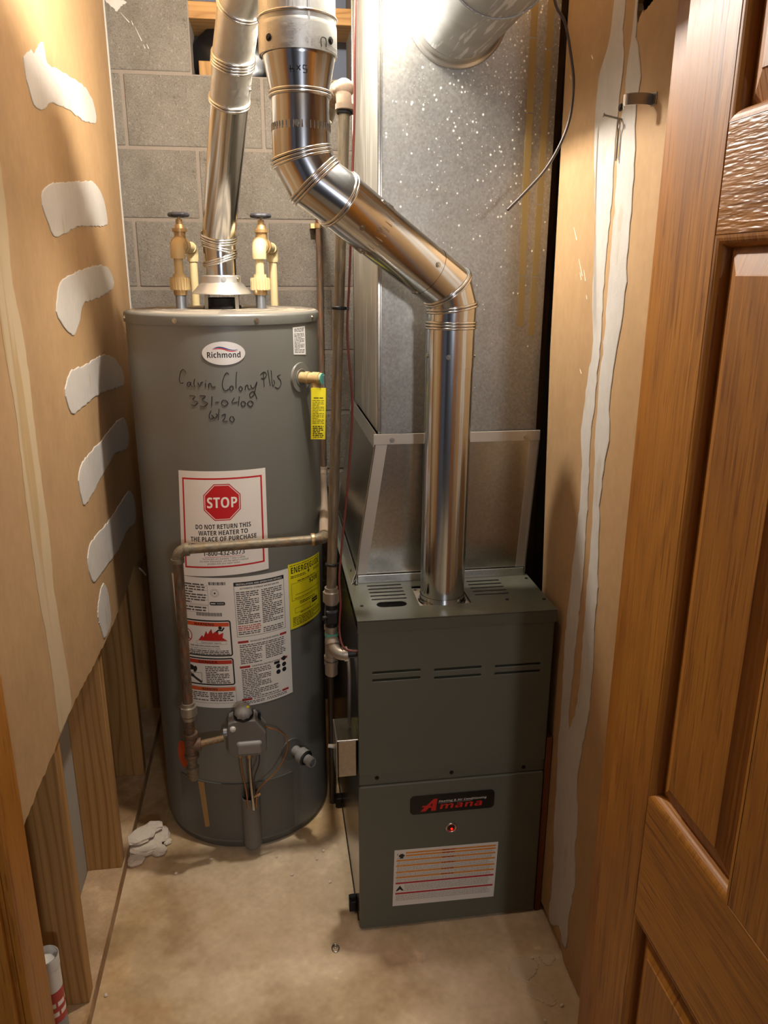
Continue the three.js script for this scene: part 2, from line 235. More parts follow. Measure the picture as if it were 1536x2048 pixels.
{ // rear wall of concrete blocks with one block left out under the floor joists
  const w = structure('wall_back'), f = ZB - 0.0032, top = 2.1175;
  const hx0 = -0.357, hx1 = 0.12;
  part('mortar', [box(-0.75, 0.8, 0, top - 0.001, f - 0.19, f), box(-0.75, hx0 - 0.002, top - 0.001, CEIL, f - 0.19, f), box(hx1, 0.8, top - 0.001, CEIL, f - 0.19, f), box(-0.75, 0.8, 0, top - 0.001, f - 0.3, f - 0.2)], M.mortar, w);
  const shapes = [0, 1, 2].map((k) => { const g = new RoundedBoxGeometry(0.397, 0.194, 0.03, 2, 0.004); return uvBox(g, false, k * 0.37, k * 0.21); });
  const half = [0, 1].map((k) => uvBox(new RoundedBoxGeometry(0.19, 0.194, 0.03, 2, 0.004), false, k * 0.2 + 0.6, k * 0.4));
  let n = 0;
  for (let i = -1; i < 11; i++) {
    const y = top - 0.2032 * i - 0.1016, odd = mod(i, 2) === 0;
    if (y > CEIL) continue;
    const first = odd ? -0.562 : -0.3574;
    for (let k = -1; k < 3; k++) {
      const x0 = first + 0.4064 * k, cx = x0 + 0.2032;
      if (x0 > 0.5 || x0 + 0.41 < XL) continue;
      if (i === -1 && cx > hx0 && cx < 0.3) continue;
      const clipR = x0 + 0.4064 > 0.62 && x0 + 0.2 < 0.62, b = part('block', clipR ? half[n % 2] : shapes[n % 3], M.block, w); n++;
      b.position.set(clipR ? x0 + 0.1 : cx, y, ZB - 0.015 + (rnd() - 0.5) * 0.0016);
    }
  }
  { const sh = new THREE.Shape(ragged([[-0.594, 2.309], [-0.531, 2.297], [-0.539, 2.287], [-0.549, 2.279], [-0.560, 2.271], [-0.571, 2.281], [-0.582, 2.288]], 40, 0.004, 81).map(([x, y]) => new THREE.Vector2(x, y))); part('plaster_smear', uvBox(new THREE.ExtrudeGeometry(sh, { depth: 0.0015, bevelEnabled: false }).translate(0, 0, ZB - 0.0003)), M.mud, w);
    for (const [a, b] of [[[-0.512, 2.234], [-0.496, 2.198]], [[-0.493, 2.19], [-0.488, 2.179]], [[-0.483, 2.191], [-0.478, 2.179]], [[-0.55, 2.269], [-0.527, 2.244]], [[-0.521, 2.25], [-0.517, 2.238]]]) part('plaster_streak', cyl([...a, ZB], [...b, ZB], 0.0004, 0.0018, 6), M.mud, w); }
  part('sill_board', box(hx0 - 0.1, hx1 + 0.1, 2.265, 2.31, -1.3, -1.118, 0.003, true), M.pine, w);
}
solo('wood_block', box(-0.343, -0.304, 2.1178, 2.172, -1.235, -1.19, 0.002), M.pine, 'small pale wood block standing in the dark gap in the block wall', 'block');
{ const g = new THREE.SphereGeometry(1, 24, 16), p = g.attributes.position; for (let i = 0; i < p.count; i++) { const s = 1.2 + (fbm(p.getX(i) * 0.5 + 0.5, p.getY(i) * 0.5 + 0.5, 5, 5, 301, 3) - 0.5) * 0.5; p.setXYZ(i, p.getX(i) * 0.105 * s, p.getY(i) * 0.075 * s, p.getZ(i) * 0.025 * s); } g.computeVertexNormals();
  solo('plastic_sheet', g, M.plasticSheet, 'black crumpled plastic stuffed into the gap in the block wall', 'plastic', [-0.235, 2.19, -1.225]); }

{ // left partition: cut-off drywall over open studs
  const w = structure('wall_left');
  const bottom = [[ZF, 0.688], ...jag([0.4, 0.689], [0.06, 0.702], 26, 0.006, 3), ...jag([0.06, 0.703], [-0.28, 0.682], 24, 0.006, 4), ...jag([-0.28, 0.681], [-0.6, 0.686], 16, 0.005, 5), [-0.62, 0.688], [-0.7, 0.7], [-0.766, 0.707], [-0.8, 0.69], [-0.84, 0.7], [-0.9, 0.668], [-0.95, 0.673], [-1.0, 0.655], [ZB, 0.66]];
  part('drywall_sheet', slabZY([...bottom, [ZB, CEIL], [ZF, CEIL]], XL, 0.0127, -1), M.drywall, w);
  part('corner_bead', [box(XL, XL + 0.004, 0.72, CEIL, ZB, ZB + 0.012, 0.001)], M.mud, w, 'thin white edge of the corner');
  part('paper_scrap', tube([[-0.592, 0.672, -0.83], [-0.585, 0.655, -0.845], [-0.578, 0.64, -0.85]], 0.003, 8, 5), M.gypsum, w);
  const patches = [
    [[-0.169, 1.930], [-0.229, 1.957], [-0.245, 1.955], [-0.327, 1.995], [-0.348, 1.961], [-0.535, 1.980], [-0.720, 1.991], [-0.800, 1.976], [-0.817, 1.935], [-0.653, 1.912], [-0.500, 1.909], [-0.344, 1.893], [-0.267, 1.866], [-0.209, 1.861], [-0.177, 1.893]],
    [[-0.192, 1.703], [-0.265, 1.724], [-0.421, 1.744], [-0.684, 1.771], [-0.801, 1.753], [-0.833, 1.683], [-0.476, 1.659], [-0.258, 1.626], [-0.206, 1.654], [-0.176, 1.684]],
    [[-0.211, 1.500], [-0.240, 1.527], [-0.307, 1.542], [-0.425, 1.554], [-0.656, 1.570], [-0.797, 1.561], [-0.850, 1.520], [-0.649, 1.496], [-0.443, 1.487], [-0.384, 1.450], [-0.313, 1.424], [-0.236, 1.448], [-0.192, 1.475]],
    [[-0.192, 1.319], [-0.253, 1.347], [-0.399, 1.344], [-0.605, 1.347], [-0.766, 1.320], [-0.860, 1.274], [-0.851, 1.242], [-0.561, 1.263], [-0.333, 1.263], [-0.226, 1.263], [-0.190, 1.297]],
    [[-0.215, 1.116], [-0.273, 1.142], [-0.501, 1.147], [-0.678, 1.155], [-0.814, 1.145], [-0.861, 1.088], [-0.811, 1.061], [-0.639, 1.084], [-0.544, 1.078], [-0.429, 1.067], [-0.279, 1.052], [-0.231, 1.058]],
    [[-0.212, 0.917], [-0.255, 0.950], [-0.491, 0.937], [-0.775, 0.933], [-0.850, 0.888], [-0.843, 0.826], [-0.691, 0.844], [-0.559, 0.836], [-0.349, 0.852], [-0.240, 0.866]],
    [[-0.250, 0.775], [-0.299, 0.813], [-0.342, 0.815], [-0.373, 0.775], [-0.372, 0.705], [-0.289, 0.700]],
  ];
  patches.forEach((o, i) => part('joint_compound', slabZY(ragged(o, 90, 0.004, 40 + i), XL + 0.0012, 0.0012, -1, 0.003), M.mud, w));
  part('taped_seam', slabZY(ragged([[0.05, 2.44], [0.06, 2.1], [0.059, 1.673], [0.077, 1.541], [0.059, 1.474], [0.051, 1.387], [0.056, 1.280], [0.056, 1.186], [0.052, 1.067], [0.068, 0.971], [0.061, 0.905], [0.048, 0.716], [0.085, 0.708], [0.143, 0.708], [0.141, 0.776], [0.143, 0.902], [0.156, 0.989], [0.157, 1.084], [0.155, 1.194], [0.145, 1.306], [0.151, 1.374], [0.159, 1.432], [0.16, 1.8], [0.17, 2.1], [0.16, 2.44]], 220, 0.004, 60), XL + 0.0005, 0.0005, -1, 0.003), M.thinMud, w);
  const sx0 = -0.696, sx1 = -0.607;
  for (const z of [0.147, -0.26, -0.666, -1.07]) part('stud', box(sx0, sx1, 0.038, 2.42, z - 0.038, z, 0.002), M.pine, w);
  part('bottom_plate', box(sx0, sx1 + 0.004, 0, 0.038, ZB, ZF, 0.003, true), M.plate, w);
  part('far_drywall', box(-0.709, -0.696, 0, CEIL, ZB, ZF), M.backPaper, w);
}
{ // right partition: drywall with a wide streaky band of joint compound
  const w = structure('wall_right');
  const back = [[-0.215, CEIL], [-0.21, 2.04], [-0.2, 1.7], [-0.19, 1.39], [-0.165, 1.1], [-0.141, 0.85], [-0.12, 0.5], [-0.1, 0.03]];
  part('drywall_sheet', slabZY([...back, ...jag([-0.1, 0.03], [0.02, 0.022], 8, 0.01, 8), ...jag([0.02, 0.022], [0.14, 0.03], 10, 0.02, 9), [0.16, 0.006], [ZF, 0.005], [ZF, CEIL]], XR, 0.0127, 1, 0, [ragged([[0.112, 2.03], [0.113, 1.99], [0.12, 1.961], [0.13, 1.958], [0.138, 1.967], [0.146, 1.965], [0.17, 1.972], [0.195, 1.985], [0.22, 2.02]], 60, 0.006, 75)]), M.drywall, w);
  const A = [[0.03,2.44],[0.024,1.994],[0.010,1.947],[-0.019,1.903],[-0.025,1.865],[-0.021,1.824],[-0.012,1.769],[0.008,1.684],[0.023,1.598],[0.031,1.511],[0.054,1.412],[0.044,1.375],[0.033,1.305],[0.028,1.234],[0.047,1.166],[0.049,1.093],[0.042,1.003],[0.034,0.896],[0.028,0.773],[0.032,0.689],[0.039,0.590],[0.036,0.520],[0.084,0.549],[0.075,0.612],[0.079,0.714],[0.082,0.800],[0.089,0.919],[0.088,1.019],[0.084,1.104],[0.077,1.173],[0.071,1.243],[0.079,1.312],[0.078,1.378],[0.082,1.414],[0.076,1.512],[0.076,1.597],[0.079,1.678],[0.073,1.758],[0.073,1.809],[0.076,1.846],[0.080,1.882],[0.076,1.931],[0.067,1.982],[0.07,2.44]];
  const B = [[0.112,2.44],[0.112,1.969],[0.107,1.924],[0.105,1.877],[0.101,1.841],[0.099,1.804],[0.097,1.755],[0.101,1.677],[0.101,1.596],[0.101,1.513],[0.103,1.416],[0.099,1.381],[0.098,1.315],[0.100,1.249],[0.111,1.182],[0.115,1.113],[0.124,1.031],[0.121,0.932],[0.122,0.820],[0.125,0.739],[0.115,0.636],[0.085,0.577],[0.036,0.522],[0.046,0.421],[0.047,0.311],[0.061,0.237],[0.066,0.154],[0.065,0.032],[0.125,0.076],[0.156,0.051],[0.173,0.065],[0.169,0.134],[0.183,0.259],[0.167,0.327],[0.171,0.409],[0.148,0.495],[0.163,0.605],[0.178,0.675],[0.178,0.768],[0.170,0.843],[0.166,0.951],[0.152,1.041],[0.141,1.120],[0.145,1.190],[0.158,1.260],[0.145,1.323],[0.149,1.387],[0.155,1.421],[0.171,1.515],[0.166,1.594],[0.165,1.671],[0.158,1.747],[0.149,1.796],[0.147,1.833],[0.153,1.867],[0.137,1.917],[0.120,1.967],[0.122,2.44]];
  part('joint_compound', slabZY(ragged(A, 260, 0.005, 71), XR - 0.001, 0.0009, 1, 0.003), M.mud, w);
  part('joint_compound', slabZY(ragged(B, 260, 0.006, 72), XR - 0.0012, 0.0011, 1, 0.003), M.mud, w);
  for (const [a, b] of [[[-0.097, 1.645], [-0.076, 1.62]], [[-0.058, 1.583], [-0.033, 1.55]], [[-0.027, 1.562], [-0.015, 1.541]], [[-0.047, 1.557], [-0.036, 1.542]], [[-0.005, 1.514], [0, 1.506]], [[-0.069, 1.953], [-0.06, 1.944]], [[-0.178, 1.942], [-0.168, 1.933]], [[-0.009, 1.367], [0.001, 1.359]]]) part('scratch', cyl([XR, a[1], a[0]], [XR, b[1], b[0]], 0.0005, 0.0011, 6), M.gypsum, w);
  part('far_drywall', box(XR + 0.102, XR + 0.115, 0, CEIL, ZB, ZF), M.backPaper, w);
  for (const z of [-0.5, 0.0, 0.4]) part('stud', box(XR + 0.013, XR + 0.102, 0.0, CEIL, z - 0.038, z), M.pine, w);
  part('bottom_plate', box(XR + 0.013, XR + 0.102, 0, 0.038, ZB, ZF, 0, true), M.pine, w);
}
{ // front partition with the doorway, and the hall the picture is taken from
  const w = structure('wall_front');
  const z0 = ZF, z1 = 0.545;
  part('wall_panel', [box(-1.6, -0.596, 0, CEIL, z0, z1), box(0.404, 1.6, 0, CEIL, z0, z1), box(-0.596, 0.404, 2.075, CEIL, z0, z1)], M.hallWall, w);
  const l = structure('trim_1');
  part('door_jamb', box(-0.5955, -0.577, 0, 2.075, z0 - 0.004, z1 + 0.004, 0.002), M.oakLight, l);
  part('door_stop', box(-0.577, -0.566, 0, 2.06, 0.533, 0.549, 0.003), M.oak, l);
  part('casing', box(-0.66, -0.582, 0, 2.11, z1, z1 + 0.017, 0.004), M.oak, l);
  const r = structure('trim_2');
  part('door_jamb', box(0.385, 0.4035, 0, 2.075, z0 - 0.015, 0.512, 0.002), M.oakLight, r);
  part('casing', box(0.39, 0.468, 0, 2.11, z1, z1 + 0.017, 0.004), M.oak, r);
  const h = structure('trim_3');
  part('door_jamb', box(-0.577, 0.385, 2.057, 2.075, z0, z1, 0.002, true), M.oak, h);
  const hall = structure('wall_hall');
  part('wall_panel', [box(-1.7, 1.7, 0, CEIL, 3.2, 3.3), box(-1.7, -1.6, 0, CEIL, z0, 3.2), box(1.6, 1.7, 0, CEIL, z0, 3.2), box(-1.7, -0.71, 0, CEIL, -1.45, z0), box(0.58, 1.7, 0, CEIL, -1.45, z0), box(-1.7, 1.7, 0, CEIL, -1.6, -1.45)], M.hallWall, hall);
}
// raised and sunk rectangles: loops of [inset, x offset] about the plane x = face looking towards -x
function loftZY(z0, z1, y0, y1, face, levels, cap) {
  const P = [], tri = (a, b, c) => P.push(...a, ...b, ...c), loop = ([i, d]) => [[face + d, y0 + i, z0 + i], [face + d, y0 + i, z1 - i], [face + d, y1 - i, z1 - i], [face + d, y1 - i, z0 + i]];
  for (let k = 0; k + 1 < levels.length; k++) { const a = loop(levels[k]), b = loop(levels[k + 1]); for (let j = 0; j < 4; j++) { const n = (j + 1) % 4; tri(a[j], a[n], b[n]); tri(a[j], b[n], b[j]); } }
  if (cap) { const a = loop(levels[levels.length - 1]); tri(a[0], a[1], a[2]); tri(a[0], a[2], a[3]); }
  const g = new THREE.BufferGeometry(); g.setAttribute('position', new THREE.Float32BufferAttribute(P, 3)); uvBox(g); g.computeVertexNormals(); return g;
}
{ // panelled door swung open along the right of the doorway
  const d = structure('door_1'), x0 = 0.352, x1 = 0.387, za = 0.517, w = 0.762, zb = za + w, st = 0.119;
  const mid0 = za + w / 2 - 0.057, mid1 = mid0 + 0.114, rows = [[0.012, 0.24], [0.62, 0.828], [1.597, 1.716], [1.915, 2.03]];
  part('stile', box(x0, x1, 0.012, 2.03, za, za + st, 0.002), M.oak, d);
  part('stile', box(x0, x1, 0.012, 2.03, zb - st, zb, 0.002), M.oak, d);
  for (const [a, b] of rows) part('rail', box(x0 + 0.0004, x1, a, b, za + st, zb - st, 0.0015, true), a > 1.5 ? M.oakRail : M.oak, d);
  const open = [[0.24, 0.62], [0.828, 1.597], [1.716, 1.915]];
  for (const [a, b] of open) {
    part('mullion', box(x0 + 0.0006, x1, a, b, mid0, mid1, 0.0015), M.oak, d);
    for (const [p, q] of [[za + st, mid0], [mid1, zb - st]]) {
      const ovolo = []; for (let k = 0; k <= 6; k++) { const t = (k / 6) * Math.PI / 2; ovolo.push([0.013 * Math.sin(t), 0.0005 + 0.012 * (1 - Math.cos(t))]); }
      part('panel_molding', loftZY(p, q, a, b, x0, [...ovolo, [0.0135, 0.016]]), M.oak, d);
      part('panel', loftZY(p + 0.0135, q - 0.0135, a + 0.0135, b - 0.0135, x0, [[0, 0.016], [0.002, 0.0155], [0.03, 0.0055], [0.0315, 0.004]], true), M.oak, d);
      part('panel_back', box(x0 + 0.02, x1 - 0.006, a, b, p, q), M.oak, d);
    }
  }
}

// ------------------------------------------------------------------ lamps and the added hall fill
LAMP.forEach(({ at, power }, i) => {
  const [x, y, z] = at;
  const t = thing('ceiling_lamp', i ? 'bare bulb on a short drop nearer the doorway' : 'bare bulb on a short drop behind the flue tee', 'lamp', [x, y, z]);
  part('bulb', lathe([[0, -0.03], [0.012, -0.028], [0.024, -0.018], [0.03, 0], [0.026, 0.016], [0.016, 0.034], [0.0135, 0.045]], 24), bulbMat, t);
  part('socket', lathe([[0.0135, 0.043], [0.02, 0.046], [0.022, 0.085], [0.01, 0.1]], 24), M.porcelain, t);
  part('cord', cyl([0, 0.1, 0], [0, CEIL - y - 0.012, 0], 0.004), M.black, t);
  part('ceiling_rose', lathe([[0, CEIL - y - 0.03], [0.04, CEIL - y - 0.022], [0.05, CEIL - y], [0, CEIL - y]], 32), M.porcelain, t);
  const l = new THREE.PointLight(LAMP_COLOR, power, 0, 2); l.castShadow = true; l.shadow.radius = 1.4; l.position.set(0, 0, 0); t.add(l); l.name = 'bulb_light';
});
{ const t = thing('added_fill_lamp', 'added fill light shaped as a globe wall lamp, unseen behind the viewer', 'lamp', HALL_FILL.at);  // invented lamp behind the camera, put in to brighten the front faces
  part('globe', ball([0, 0, 0], 0.08, 24), hallFillGlow, t);
  part('wall_plate', cyl([0, -0.02, 0.1], [0, -0.02, 3.2 - HALL_FILL.at[2]], 0.06), M.porcelain, t); part('bracket', cyl([0, -0.06, 0], [0, -0.02, 0.12], 0.012), M.porcelain, t);
  const l = new THREE.PointLight(HALL_FILL.color, HALL_FILL.power, 0, 2); l.castShadow = true; l.shadow.radius = 3.9; l.name = 'fill_light'; t.add(l); }

// ------------------------------------------------------------------ printed matter
const FONT = 'sans-serif';
function fine(g, x, y, w, n, lh, seed, color = '#4a4642', h = 0.5, ragged_ = true) { const r = rngOf(seed); g.fillStyle = color; for (let i = 0; i < n; i++) { let c = x; const end = x + w * (ragged_ && i % 4 === 3 ? 0.4 + r() * 0.5 : 0.94 + r() * 0.06); while (c < end) { const l = Math.min(end - c, lh * (0.6 + r() * 2.4)); g.fillRect(c, y + i * lh + lh * (1 - h) / 2, l, lh * h); c += l + lh * 0.4; } } }
function fit(g, s, x, y, w, size, weight = 'bold', align_ = 'center', squash = 0) { g.font = `${weight} ${size}px ${FONT}`; g.textAlign = 'left'; const m = g.measureText(s).width, k = squash || w / m; g.save(); g.translate(align_ === 'center' ? x - m * k / 2 : x, y); g.scale(k, 1); g.fillText(s, 0, 0); g.restore(); }
const stopTex = canvasTex(700, 840, (g) => {
  g.fillStyle = '#efe9e0'; g.fillRect(0, 0, 700, 840);
  g.strokeStyle = '#c3181e'; g.lineWidth = 13; g.strokeRect(38, 60, 624, 706);
  const oct = (r) => { g.beginPath(); for (let i = 0; i < 8; i++) { const a = Math.PI / 8 + i * Math.PI / 4; g.lineTo(350 + r * Math.cos(a), 245 + r * Math.sin(a)); } g.closePath(); };
  g.fillStyle = '#c3181e'; oct(156); g.fill(); g.fillStyle = '#f5efe6'; oct(148); g.fill(); g.fillStyle = '#c8161d'; oct(142); g.fill();
  g.fillStyle = '#fbf4ea'; fit(g, 'STOP', 350, 287, 244, 115);
  g.fillStyle = '#1c1a1c'; fit(g, 'DO NOT RETURN THIS', 350, 456, 440, 52); fit(g, 'WATER HEATER TO', 350, 506, 390, 52); fit(g, 'THE PLACE OF PURCHASE', 350, 555, 525, 52);
  fine(g, 90, 568, 520, 1, 20, 84, '#2c2a2a'); g.fillStyle = '#2c2a2a';
  fit(g, '1-800-432-8373', 350, 672, 330, 54); g.fillStyle = '#c3181e'; g.fillRect(200, 682, 300, 3);
  g.fillStyle = '#5a5654'; fit(g, 'Technicians are available 7 days a week.', 350, 706, 340, 21, ''); fit(g, 'For more information, see the owner\u2019s manual', 350, 726, 380, 21, ''); fit(g, 'provided with your water heater.', 350, 746, 260, 21, '');
});
const ratingTex = canvasTex(1040, 1160, (g) => {
  g.fillStyle = '#e9e4dc'; g.fillRect(0, 0, 1040, 1160);
  // maker's plate
  g.strokeStyle = '#6c6864'; g.lineWidth = 2; for (const y of [70, 110, 150, 190, 230]) { g.beginPath(); g.moveTo(60, y); g.lineTo(330, y); g.stroke(); }
  fine(g, 60, 50, 260, 8, 22, 1); g.beginPath(); g.moveTo(335, 60); g.lineTo(335, 240); g.stroke(); g.strokeRect(60, 240, 270, 60); fine(g, 66, 246, 250, 2, 24, 2);
  g.fillStyle = '#2a2828'; for (let i = 0; i < 12; i++) g.fillRect(350 + i * 12, 36, i % 3 ? 6 : 9, 26);
  g.strokeStyle = '#55514e'; g.beginPath(); g.arc(395, 130, 34, 0, 7); g.stroke(); g.beginPath(); g.arc(395, 130, 24, 0, 7); g.stroke(); g.fillStyle = '#222'; g.fillRect(388, 124, 14, 14);
  g.fillStyle = '#1e1e1e'; g.beginPath(); g.roundRect(345, 205, 130, 30, 12); g.fill(); fine(g, 353, 212, 44, 1, 16, 79, '#e9e4dc'); g.fillStyle = '#8b8784'; g.fillRect(405, 214, 60, 12);
  g.fillStyle = '#2a2828'; for (let i = 0; i < 44; i++) g.fillRect(215 + i * 5.2, 300, (i * 7) % 5 > 1 ? 3.6 : 1.6, 30); 
  // warning and danger panels
  const panel = (y, h, head, color) => { g.lineWidth = 12; g.strokeStyle = '#17191c'; g.beginPath(); g.roundRect(24, y, 478, h, 16); g.stroke(); g.fillStyle = color; g.fillRect(34, y + 14, 458, 34); g.fillStyle = '#2a1410'; fit(g, '\u25B2 ' + head, 262, y + 42, 210, 33); };
  panel(372, 308, 'WARNING', '#d8552a');
  g.strokeStyle = '#b9201c'; g.lineWidth = 8; g.beginPath(); g.arc(95, 510, 56, 0, 7); g.stroke(); g.fillStyle = '#1b1b1b'; g.fillRect(68, 480, 54, 66); g.fillRect(80, 462, 26, 20); g.beginPath(); g.moveTo(55, 470); g.lineTo(135, 550); g.stroke();
  g.fillStyle = '#c4251c'; g.beginPath(); g.moveTo(210, 548); for (const [x, y] of [[250, 500], [262, 518], [290, 460], [302, 490], [338, 440], [346, 482], [392, 452], [400, 492], [440, 474], [430, 520], [470, 548]]) g.lineTo(x, y); g.closePath(); g.fill();
  g.fillStyle = '#151515'; g.beginPath(); g.arc(415, 432, 15, 0, 7); g.fill(); g.lineWidth = 12; g.strokeStyle = '#151515'; g.beginPath(); g.moveTo(380, 470); g.lineTo(398, 452); g.lineTo(430, 456); g.lineTo(450, 430); g.stroke();
  g.lineWidth = 2; g.strokeStyle = '#6c6864'; g.strokeRect(190, 552, 270, 26); g.fillStyle = '#222'; fit(g, 'Flammable Vapors', 325, 573, 180, 20, '');
  g.fillStyle = '#222'; fit(g, 'FIRE AND EXPLOSION HAZARD', 262, 604, 270, 19); fit(g, 'Can result in serious injury or death', 262, 624, 280, 18, ''); fine(g, 44, 630, 440, 3, 15, 6, '#35312e');
  panel(708, 236, 'DANGER', '#c33a24');
  g.fillStyle = '#1a1a1a'; g.beginPath(); g.ellipse(110, 800, 34, 24, 0, 0, 7); g.ellipse(150, 812, 18, 30, 0.4, 0, 7); g.fill(); g.lineWidth = 3; g.strokeStyle = '#2a2a2a'; g.beginPath(); g.moveTo(44, 850); g.lineTo(210, 840); g.lineTo(210, 930); g.stroke();
  g.lineWidth = 10; for (const [x, y] of [[70, 868], [82, 858], [98, 852], [118, 856]]) { g.beginPath(); g.moveTo(x, y); g.lineTo(150, 896); g.stroke(); } g.beginPath(); g.moveTo(140, 890); g.lineTo(205, 928); g.lineWidth = 22; g.stroke();
  fine(g, 250, 775, 220, 10, 16, 7, '#35312e');
  g.fillStyle = '#d8632f'; g.fillRect(34, 970, 468, 34); g.fillStyle = '#2a1410'; fit(g, '\u25B2 WARNING', 262, 997, 170, 28); g.lineWidth = 2; g.strokeStyle = '#444'; g.strokeRect(28, 966, 480, 150); fine(g, 40, 1014, 220, 5, 17, 8, '#35312e'); fine(g, 270, 1014, 220, 5, 17, 9, '#35312e');
  // instruction sheet
  g.strokeStyle = '#4a4642'; g.lineWidth = 3; g.strokeRect(556, 52, 434, 470); g.fillStyle = '#17191c'; g.fillRect(556, 44, 434, 34); g.fillStyle = '#e9e4dc'; fit(g, 'INSTALLATION AND OPERATION DETAILS', 773, 70, 400, 22);
  g.fillStyle = '#26231f'; fit(g, 'AUTOMATIC STORAGE WATER HEATER', 773, 108, 340, 20);
  fine(g, 568, 124, 196, 17, 17, 11); fine(g, 782, 124, 196, 18, 17, 12); fine(g, 568, 420, 196, 3, 17, 13, '#b9493a'); fine(g, 568, 474, 196, 2, 17, 14); fine(g, 782, 462, 196, 3, 17, 15);
  const strip = (y, title) => { g.fillStyle = '#a8221f'; g.fillRect(556, y, 90, 20); g.fillRect(930, y, 66, 20); g.fillStyle = '#26231f'; fit(g, title, 790, y + 18, 260, 20); };
  strip(560, 'FOR YOUR SAFETY READ BEFORE OPERATING'); fine(g, 568, 592, 410, 2, 16, 16); fine(g, 568, 628, 196, 9, 16, 17); fine(g, 790, 628, 196, 8, 16, 18);
  strip(788, 'LIGHTING INSTRUCTIONS'); fine(g, 568, 816, 270, 12, 16, 19); fine(g, 568, 1010, 330, 5, 16, 20);
  g.fillStyle = '#1b1c1e'; for (const [x, y] of [[900, 856], [900, 910], [960, 800], [960, 856], [960, 905]]) { g.beginPath(); g.arc(x, y, 21, 0, 7); g.fill(); } g.fillRect(862, 808, 54, 24);
  strip(1090, 'TO TURN OFF GAS TO THE APPLIANCE'); fine(g, 568, 1116, 200, 2, 14, 21); fine(g, 780, 1116, 200, 2, 14, 22);
});
const energyTex = canvasTex(480, 620, (g) => {
  g.fillStyle = '#e9dc1e'; g.fillRect(0, 0, 480, 620); g.fillStyle = '#16150c'; fine(g, 20, 14, 440, 1, 12, 31, '#16150c'); fit(g, 'ENERGYGUIDE', 240, 92, 430, 78); g.fillRect(248, 80, 8, 34); g.beginPath(); g.moveTo(236, 108); g.lineTo(268, 108); g.lineTo(252, 136); g.fill();
  fine(g, 24, 112, 190, 2, 14, 32, '#3a3710'); fine(g, 330, 112, 130, 2, 14, 33, '#3a3710'); fine(g, 100, 166, 280, 1, 18, 80, '#3a3710'); g.fillStyle = '#16150c'; fit(g, '$208', 330, 240, 150, 62);
  g.strokeStyle = '#4a4610'; g.lineWidth = 3; g.strokeRect(30, 190, 420, 160); g.fillRect(70, 300, 350, 4); fine(g, 60, 330, 340, 1, 12, 34, '#3a3710');
  fine(g, 120, 372, 240, 2, 16, 35, '#3a3710'); g.fillStyle = '#16150c'; g.fillRect(290, 410, 100, 44); fine(g, 304, 424, 72, 1, 16, 81, '#e9dc1e'); g.fillStyle = '#16150c'; g.strokeRect(60, 430, 200, 46); fine(g, 120, 480, 240, 1, 14, 36, '#3a3710'); fine(g, 30, 510, 410, 6, 15, 37, '#3a3710');
});
const smallLabelTex = canvasTex(160, 300, (g) => { g.fillStyle = '#e6e3de'; g.fillRect(0, 0, 160, 300); fine(g, 16, 14, 128, 3, 14, 41, '#2c2a28'); fine(g, 12, 66, 136, 15, 14.5, 42, '#4b4845'); });
const badgeTex = canvasTex(700, 380, (g) => {
  g.fillStyle = '#ddd9d4'; g.fillRect(0, 0, 700, 380);
  g.fillStyle = '#24386f'; g.beginPath(); g.moveTo(165, 128); g.bezierCurveTo(250, 60, 330, 80, 420, 116); g.bezierCurveTo(480, 140, 540, 140, 590, 128); g.bezierCurveTo(540, 158, 460, 150, 400, 128); g.bezierCurveTo(320, 98, 250, 92, 165, 128); g.fill();
  g.fillStyle = '#c22a2e'; g.beginPath(); g.moveTo(165, 140); g.bezierCurveTo(260, 84, 340, 104, 420, 138); g.bezierCurveTo(480, 160, 540, 158, 590, 142); g.bezierCurveTo(540, 180, 450, 172, 390, 148); g.bezierCurveTo(320, 118, 250, 112, 165, 140); g.fill();
  g.fillStyle = '#1b191b'; fit(g, 'Richmond', 350, 262, 560, 130);
});
